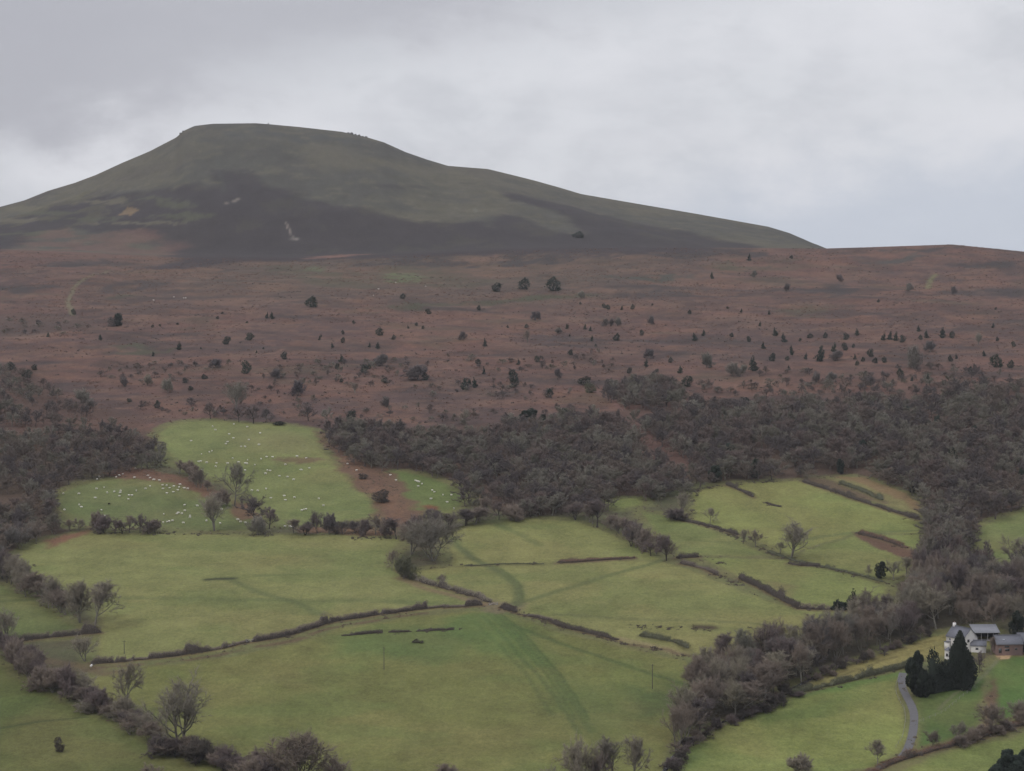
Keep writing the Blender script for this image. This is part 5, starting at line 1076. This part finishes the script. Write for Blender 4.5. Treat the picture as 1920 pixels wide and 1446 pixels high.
# ------------------------------------------------------------------ sheep
def sheep_mesh():
    V, T, Qs, MI = [], [], [], []
    def add(v, t, q_, mi):
        n = len(V); V.extend(v)
        for a in t: T.append(tuple(x + n for x in a)); 
        for a in q_: Qs.append(tuple(x + n for x in a))
    def ell(c, r, nth=10, nph=6):
        v = [(c[0] + r[0] * math.sin(math.pi * (i + .6) / (nph + .2)) * math.cos(2 * math.pi * j / nth), c[1] + r[1] * math.sin(math.pi * (i + .6) / (nph + .2)) * math.sin(2 * math.pi * j / nth), c[2] + r[2] * math.cos(math.pi * (i + .6) / (nph + .2))) for i in range(nph) for j in range(nth)]
        v += [(c[0], c[1], c[2] + r[2]), (c[0], c[1], c[2] - r[2])]
        q_ = [(i * nth + j, (i + 1) * nth + j, (i + 1) * nth + (j + 1) % nth, i * nth + (j + 1) % nth) for i in range(nph - 1) for j in range(nth)]
        t = [(len(v) - 2, j, (j + 1) % nth) for j in range(nth)] + [(len(v) - 1, (nph - 1) * nth + (j + 1) % nth, (nph - 1) * nth + j) for j in range(nth)]
        return v, t, q_
    add(*ell((0, 0, .62), (.62, .33, .34)), 0); add(*ell((-.28, 0, .64), (.34, .31, .31)), 0); add(*ell((.52, 0, .74), (.2, .15, .2)), 0)
    add(*ell((.74, 0, .72), (.19, .09, .10), 8, 5), 0); add(*ell((.64, .14, .80), (.04, .10, .03), 6, 4), 0); add(*ell((.64, -.14, .80), (.04, .10, .03), 6, 4), 0); add(*ell((-.64, 0, .55), (.05, .05, .15), 6, 4), 0)
    for lx in (-.38, .36):
        for ly in (-.16, .16):
            v, q_ = frustums([[lx, ly, .45, lx + .02, ly, .22, .06, .04], [lx + .02, ly, .22, lx, ly, -.02, .038, .035]], 6); add([tuple(a) for a in v], [], [tuple(a) for a in q_], 0)
    return V, T, Qs
mFl, q, bs = new_mat('fleece'); geo = q.n('ShaderNodeNewGeometry').outputs['Position']; q.put(bs.inputs['Base Color'], q.mix(q.noise(geo, 6, 3), c4(.50, .47, .40), c4(.78, .75, .68)))
mFb, q, bs = new_mat('black_fleece'); bs.inputs['Base Color'].default_value = c4(.02, .018, .016)
sv_, st_, sq_ = sheep_mesh(); SHM = mesh_np('sheep', sv_, tris=st_, quads=sq_, mat=mFl, smooth=True)
def z4(L): return [(280 + x / 4.8, 780 + y / 4.8) for x, y in L]
def z5(L): return [(60 + x / 5.05, 860 + y / 5.05) for x, y in L]
def z6(L): return [(700 + x / 6.4, 860 + y / 6.4) for x, y in L]
UP = z4([(570, 92), (595, 122), (760, 70), (880, 95), (718, 162), (757, 197), (998, 152), (895, 213), (703, 230), (690, 248), (375, 222), (827, 272), (862, 275), (986, 257), (470, 342), (563, 312), (540, 322), (444, 409), (462, 405), (517, 418), (605, 423), (597, 453), (705, 425),
 (750, 378), (803, 413), (884, 393), (862, 425), (880, 427), (951, 437), (1006, 385), (1055, 366), (1110, 368), (1330, 362), (1412, 376), (1225, 435), (1062, 488), (1085, 491), (1045, 517), (1367, 483), (1440, 467), (1170, 537), (1243, 547), (1298, 570), (922, 668), (975, 672),
 (1050, 654), (1093, 736), (1215, 718), (1225, 755), (1306, 731), (1527, 741), (1566, 804), (1372, 848), (1392, 840), (1410, 838), (862, 488), (470, 488), (1220, 993), (1262, 992), (1275, 998), (1297, 996), (1545, 995), (1630, 988)])
LO = z4([(40, 573), (92, 578), (118, 620), (157, 625), (122, 653), (183, 647), (220, 630), (277, 615), (268, 640), (315, 648), (345, 652), (257, 664), (157, 692), (215, 683), (317, 800), (320, 850), (432, 806), (262, 870), (248, 879), (293, 877), (130, 883), (365, 895), (364, 910), (125, 957),
 (160, 951), (180, 948), (208, 940), (308, 960), (513, 943), (585, 750), (577, 802), (580, 840), (510, 832), (650, 838), (690, 792), (797, 933), (820, 950), (865, 957), (637, 965)]) + z5([(980, 92), (860, 143), (825, 158), (798, 173), (637, 170), (617, 193), (970, 178), (1097, 157),
 (1118, 180), (612, 282), (683, 270), (713, 320), (778, 312), (835, 320), (828, 352), (840, 302), (598, 371), (917, 345), (947, 347), (913, 382), (988, 300), (1077, 282), (1118, 258), (297, 328), (443, 331), (250, 423), (307, 484), (447, 435), (468, 457), (657, 488), (690, 538)])
RT = z6([(203, 195), (273, 256), (508, 262), (524, 268), (545, 276), (583, 300), (540, 328), (708, 378), (732, 398), (835, 432), (937, 435), (692, 480), (887, 520), (967, 598)]) + [(280 + 1785 / 4.8, 780 + 430 / 4.8), (280 + 1865 / 4.8, 780 + 488 / 4.8)]
MO = [(288, 562), (326, 556), (344, 558), (348, 558), (742, 529), (710, 541), (700, 553), (798, 536)]
def flock(pts, place, group):
    rowsd = {}
    for p in pts: rowsd.setdefault(int(p[1] // 22), []).append(p)
    for rk, key in enumerate(sorted(rowsd)):
        for k, (px, py) in enumerate(sorted(rowsd[key])):
            x, y = spot(px, py + 2); o = link('sheep', SHM); s_ = rng.uniform(.82, 1.08); o.location = (x, y, float(ground(x, y))); o.rotation_euler = (0, 0, rng.choice([0, 3.14]) + rng.normal(0, .7)); o.scale = (s_ * 1.08, s_ * 1.1, s_)
            tag(o, 'white sheep, %s from left in %s line down %s' % (ordn(k + 1), ordn(rk + 1), place), 'sheep', group)
flock(UP, 'main sheep pasture', 'sheep in the main pasture'); flock(LO, 'small left sheep pasture', 'sheep in the small left pasture')
flock(RT, 'narrow pasture by bracken', 'sheep in the narrow pasture'); flock(MO, 'open moor', 'sheep on the open moor')
x, y = spot(60 + 730 / 5.05, 862 + 427 / 5.05); o = link('sheep', SHM); o.location = (x, y, float(ground(x, y))); o.rotation_euler = (0, 0, .5); set_mat(o, mFb); tag(o, 'single black sheep alone in the small left pasture', 'sheep')

# ------------------------------------------------------------------ utility poles
mP, q, bs = new_mat('weathered_pole'); bs.inputs['Base Color'].default_value = c4(.09, .08, .07)
for (px, py, hp, lab) in [(720, 1256, 44, 'thin wooden pole standing in the large field below the dark scraps'), (1223, 1292, 48, 'thin wooden pole near the right edge of the large field'), (233, 1226, 26, 'thin wooden pole above the left end of the long hedge')]:
    x, y, _, H_ = at_px(px, py, 1, hp); e = empty('utility_pole', (x, y, float(ground(x, y)))); tag(e, lab, 'pole', 'poles crossing the pastures')
    V, Qd = frustums([[0, 0, -.3, 0, 0, H_, .16, .11]], 8); link('pole_shaft', mesh_np('pole_shaft', V, quads=Qd, mat=mP), e)
    V, Qd = frustums([[-.7, 0, H_ - .5, .7, 0, H_ - .5, .06, .06]], 6); link('crossarm', mesh_np('crossarm', V, quads=Qd, mat=mP), e)
    V, Qd = frustums([[dx, 0, H_ - .45, dx, 0, H_ - .2, .05, .03] for dx in (-.6, 0, .6)], 6); link('insulators', mesh_np('insulators', V, quads=Qd, mat=mP), e)

# ------------------------------------------------------------------ the farm
def simple(name, a, b2=None, sc=1.0, rough=.9, spec=.2):
    m, q, bs = new_mat(name); tcn = q.n('ShaderNodeTexCoord').outputs['Object']; q.put(bs.inputs['Base Color'], q.mix(q.noise(tcn, sc, 5, .65), c4(*a), c4(*(b2 or a)))); bs.inputs['Roughness'].default_value = rough; bs.inputs['Specular IOR Level'].default_value = spec; return m
mW = simple('limewash', (.58, .56, .54), (.74, .72, .69), .6); mSl = simple('slate', (.085, .088, .105), (.16, .165, .185), 1.4, .75, .3); mTin = simple('grey_sheet', (.12, .125, .14), (.20, .205, .22), .5, .6, .4)
mBr = simple('old_brick', (.15, .10, .09), (.23, .16, .14), 1.2); mDk = simple('dark_timber', (.02, .02, .022), (.035, .035, .04), 1); mGl = simple('window_glass', (.02, .025, .03), None, 1, .1, .6); mFr = simple('painted_frame', (.16, .14, .13), None)
mWf = simple('white_frame', (.6, .6, .6), None); mPos = simple('barn_post', (.22, .21, .2), (.3, .29, .28), 2); mSky = simple('skylight_glass', (.55, .58, .62), None, 1, .08, .8)
def box(x0, x1, y0, y1, z0, z1):
    V = [(x, y, z) for z in (z0, z1) for (x, y) in ((x0, y0), (x1, y0), (x1, y1), (x0, y1))]
    return V, [(0, 3, 2, 1), (4, 5, 6, 7), (0, 1, 5, 4), (1, 2, 6, 5), (2, 3, 7, 6), (3, 0, 4, 7)]
def boxes(name, L, mat, parent):
    V, Qd = [], []
    for b_ in L:
        v, q_ = box(*b_); n = len(V); V += v; Qd += [tuple(x + n for x in f) for f in q_]
    return link(name, mesh_np(name, V, quads=Qd, mat=mat), parent)
def gable_house(e, Lx, Wy, eave, ridge, wall_mat, roof_mat, over=.35, ridge_at=.5, z0=-2.5, corr=0):
    """body with gables at both x ends, a two sided roof with thickness"""
    yr = -Wy / 2 + Wy * ridge_at; V = []
    for x in (-Lx / 2, Lx / 2): V += [(x, -Wy / 2, z0), (x, Wy / 2, z0), (x, Wy / 2, eave), (x, yr, ridge), (x, -Wy / 2, eave)]
    Qd = [(0, 4, 9, 5), (1, 6, 7, 2)]; T = [(0, 1, 2), (0, 2, 4), (4, 2, 3), (5, 7, 6), (5, 9, 7), (9, 8, 7)]
    link('wall', mesh_np('wall', V, tris=T, quads=Qd, mat=wall_mat), e)
    for s_, ye in ((-1, -Wy / 2), (1, Wy / 2)):
        dy = ye - yr; sl = (eave - ridge) / abs(dy); y2 = ye + math.copysign(over, dy); z2 = eave + sl * over; n = 1 + (int(Lx / .5) if corr else 0); V = []; Qd = []
        xs = np.linspace(-Lx / 2 - over, Lx / 2 + over, n + 1)
        for k, x in enumerate(xs):
            o_ = (.05 if (corr and k % 2) else 0) + .05; V += [(x, yr, ridge + o_ + .1), (x, y2, z2 + o_ + .1), (x, y2, z2 + .02), (x, yr, ridge + .02)]
        for k in range(n): a = k * 4; Qd += [(a, a + 1, a + 5, a + 4), (a + 1, a + 2, a + 6, a + 5), (a + 2, a + 3, a + 7, a + 6), (a + 3, a, a + 4, a + 7)]
        Qd += [(0, 3, 2, 1), (n * 4, n * 4 + 1, n * 4 + 2, n * 4 + 3)]
        r = link('roof', mesh_np('roof', V, quads=Qd, mat=roof_mat), e)
    link('ridge_cap', mesh_np('ridge_cap', *[box(-Lx / 2 - over, Lx / 2 + over, yr - .14, yr + .14, ridge + .1, ridge + .26)[0]], quads=box(0, 1, 0, 1, 0, 1)[1], mat=roof_mat), e); return r
def window(e, x, z, w, h, y, frame=mFr, face='y'):
    t = .07
    if face == 'y': F = [(x - w / 2, x + w / 2, y - .06, y + .02, z, z + t), (x - w / 2, x + w / 2, y - .06, y + .02, z + h - t, z + h), (x - w / 2, x - w / 2 + t, y - .06, y + .02, z + t, z + h - t), (x + w / 2 - t, x + w / 2, y - .06, y + .02, z + t, z + h - t), (x - .03, x + .03, y - .05, y + .02, z + t, z + h - t)]; G = [(x - w / 2 + t, x + w / 2 - t, y - .03, y + .01, z + t, z + h - t)]
    else: F = [(y - .02, y + .06, x - w / 2, x + w / 2, z, z + t), (y - .02, y + .06, x - w / 2, x + w / 2, z + h - t, z + h), (y - .02, y + .06, x - w / 2, x - w / 2 + t, z + t, z + h - t), (y - .02, y + .06, x + w / 2 - t, x + w / 2, z + t, z + h - t), (y - .02, y + .05, x - .03, x + .03, z + t, z + h - t)]; G = [(y - .01, y + .03, x - w / 2 + t, x + w / 2 - t, z + t, z + h - t)]
    f = boxes('window', F, frame, e); boxes('pane', G, mGl, f)
def farm_empty(name, px, py, rz, lab, cat, dz=0, dyy=0):
    x, y = spot(px, py); y += dyy; x = x * (1 + dyy / max(y, 1)); e = empty(name, (x, y, float(ground(x, y)) + dz), math.radians(rz)); tag(e, lab, cat); return e
# brick barn (front wall foot at ~1228)
mpx = 4.72
e = farm_empty('brick_barn', 1888, 1229, 4, 'red brick barn with a long grey slate roof at the right edge', 'barn', 0.2, 3.6)
gable_house(e, 10.5, 7.2, 4.1, 7.0, mBr, mSl, .3)
for (x, z, w, h) in ((-3.9, .5, 1.2, 1.9), (-1.0, 1.2, 1.8, 1.1), (-1.2, 2.7, 2.0, .8), (2.6, 1.7, .95, .9)): window(e, x, z, w, h, -3.6)
boxes('skylight', [(-2.4, -1.75, -2.35, -1.6, 5.62, 5.78)], mSky, e).rotation_euler = (0, 0, 0)
e = farm_empty('barn_wing', 1932, 1227, 4, 'glazed right hand wing of the brick barn with a slate roof', 'barn', 0.2, 3.8)
gable_house(e, 11, 7.6, 4.4, 7.5, mBr, mSl, .3)
boxes('glazed_front', [(-4.4, -2.2, -3.86, -3.8, .3, 3.6)], mGl, e); boxes('glazing_bars', [(-4.45 + k * .55, -4.39 + k * .55, -3.95, -3.86, .3, 3.6) for k in range(5)], mFr, e)
# open barn behind
e = farm_empty('open_barn', 1846, 1204, 2, 'open fronted barn with a pale grey sheet roof behind the farmhouse', 'barn', 0.0, 4)
gz = 0
boxes('back_wall', [(-5, 5, 3.2, 3.35, -2, 5.2)], mDk, e); boxes('side_wall', [(-5.1, -5, -3.2, 3.35, -2, 3.3)], mDk, e); boxes('side_wall', [(5, 5.1, -3.2, 3.35, -2, 3.3)], mDk, e)
for xx in (-4.9, -2.2, .4, 2.8, 4.8): boxes('post', [(xx - .11, xx + .11, -3.3, -3.1, -2, 3.35)], mPos, e)
V = []; Qd = []; n = 22
for k in range(n + 1):
    x = -5.5 + 11 * k / n; o_ = .05 * (k % 2); V += [(x, -3.9, 3.3 + o_), (x, 3.7, 5.5 + o_), (x, 3.7, 5.35), (x, -3.9, 3.18)]
for k in range(n): a = k * 4; Qd += [(a, a + 1, a + 5, a + 4), (a + 1, a + 2, a + 6, a + 5), (a + 2, a + 3, a + 7, a + 6), (a + 3, a, a + 4, a + 7)]
Qd += [(0, 3, 2, 1), (n * 4, n * 4 + 1, n * 4 + 2, n * 4 + 3)]
link('roof', mesh_np('roof', V, quads=Qd, mat=mTin), e)
boxes('floor_slab', [(-4.9, 4.9, -3.1, 3.1, -.3, .05)], mPos, e)
# white farmhouse: long axis runs away to the left, gable faces right-front
e = farm_empty('farmhouse', 1803, 1224, -56, 'white washed farmhouse with a grey slate roof half hidden by the tall conifer', 'farmhouse', 0.3, 6)
gable_house(e, 9.5, 8.0, 4.6, 8.4, mW, mSl, .3)
window(e, -2.6, 1.0, 1.1, 1.2, -4.0, mWf); window(e, -2.6, 3.0, 1.0, 1.0, -4.0, mWf); window(e, 1.5, 3.0, 1.0, 1.0, -4.0, mWf); window(e, -1.2, 3.0, 1.2, 1.2, 4.75, mFr, 'x'); window(e, -3.0, 1.0, 1.0, 1.2, 4.75, mFr, 'x')
ch = boxes('chimney', [(-4.6, -3.7, -.5, .5, 7.2, 9.6)], mW, e); boxes('chimney_pot', [(-4.3, -4.0, -.15, .15, 9.6, 10.1)], mBr, ch)
boxes('porch', [(-4.2, -2.2, -5.6, -4.05, -1.2, 2.4)], mW, e); boxes('porch_roof', [(-4.4, -2.0, -5.8, -4.0, 2.4, 2.6)], mSl, e)
e = farm_empty('lean_to', 1834, 1226, -10, 'low white outbuilding with a grey roof between farmhouse and brick barn', 'outbuilding', 0.0, 4)
gable_house(e, 6.0, 4.6, 2.6, 4.3, mW, mSl, .25); window(e, -.6, .9, 1.1, .9, -2.3, mFr)
e = farm_empty('farmhouse_bay', 1778, 1236, -32, 'small white rounded bay with a dark roof at the left front of the farmhouse', 'bay', -0.2, 1)
V, Qd = frustums([[0, 0, -1, 0, 0, 3.6, 1.5, 1.45]], 12); link('wall', mesh_np('wall', V, quads=Qd, mat=mW), e)
V, Qd = frustums([[0, 0, 3.6, 0, 0, 4.8, 1.75, .08]], 12); link('roof', mesh_np('roof', V, quads=Qd, mat=mSl), e); window(e, 0, 1.2, .9, 1.2, -1.5, mFr)
# wire fence along the lane: posts with two wires
def fence(pts, lab):
    P = spots(pts); L = np.concatenate([[0], np.cumsum(np.hypot(*np.diff(P, axis=0).T))]); n = int(L[-1] / 3.5); s = np.linspace(0, L[-1], n); Pc = np.stack([np.interp(s, L, P[:, 0]), np.interp(s, L, P[:, 1])], 1); g = ground(Pc[:, 0], Pc[:, 1])
    e = empty('fence', (Pc[0, 0], Pc[0, 1], g[0])); tag(e, lab, 'fence'); og = np.array(e.location)
    V, Qd = frustums([[0, 0, -.3, 0, 0, 1.15, .06, .055]], 6); pm = mesh_np('fence_post', V, quads=Qd, mat=mPos)
    for k in range(n): o = link('fence_post', pm, e); o.location = (Pc[k, 0] - og[0], Pc[k, 1] - og[1], g[k] - og[2])
    for hz_ in (.55, 1.0):
        V, Qd = frustums([[*(Pc[k] - og[:2]), g[k] - og[2] + hz_, *(Pc[k + 1] - og[:2]), g[k + 1] - og[2] + hz_, .018, .018] for k in range(n - 1)], 4); link('wire', mesh_np('wire', V, quads=Qd, mat=mPos), e)
fence([(1686, 1268), (1680, 1285), (1680, 1300), (1686, 1315), (1696, 1332), (1698, 1350), (1696, 1365), (1692, 1385), (1680, 1402)], 'pale post and wire fence along the left side of the farm lane')
fence([(1720, 1357), (1745, 1347), (1770, 1336), (1800, 1310), (1828, 1290)], 'post and wire fence crossing the vivid green paddock')

# field gates at the openings
mGa = simple('galvanised_bar', (.30, .31, .32), (.42, .43, .44), 2, .5, .5)
def gate(px, py, rz, lab):
    x, y = spot(px, py); e = empty('field_gate', (x, y, float(ground(x, y))), math.radians(rz)); tag(e, lab, 'gate')
    for s_ in (-1.95, 1.95):
        V, Qd = frustums([[s_, 0, -.3, s_, 0, 1.45, .11, .10]], 8); link('gate_post', mesh_np('gate_post', V, quads=Qd, mat=mPos), e)
    V, Qd = frustums([[-1.8, 0, .2, 1.8, 0, .2, .025, .025]], 6); rm = mesh_np('rail', V, quads=Qd, mat=mGa)
    for k in range(5): o = link('rail', rm, e); o.location = (0, 0, .22 * k)
    V, Qd = frustums([[-1.8, 0, .15, -1.8, 0, 1.15, .03, .03], [1.8, 0, .15, 1.8, 0, 1.15, .03, .03], [-1.8, 0, .2, 0, 0, 1.1, .025, .025], [0, 0, 1.1, 1.8, 0, .2, .025, .025]], 6); link('gate_frame', mesh_np('gate_frame', V, quads=Qd, mat=mGa), e)
gate(925, 1135, 20, 'metal field gate at the opening where the middle hedges meet'); gate(470, 1204, 24, 'metal field gate in the gap of the long clipped hedge'); gate(1706, 1412, 70, 'metal field gate beside the lower end of the farm lane')
x, y = spot(171, 1250); o = link('boulder', RK[1]); o.location = (x, y, float(ground(x, y)) + .3); o.scale = (.5, .5, 1.0); o.rotation_euler = (0, .5, .3); o.material_slots[0].link = 'OBJECT'; o.material_slots[0].material = mW
tag(o, 'pale leaning stone at the left end of the long clipped hedge', 'stone')
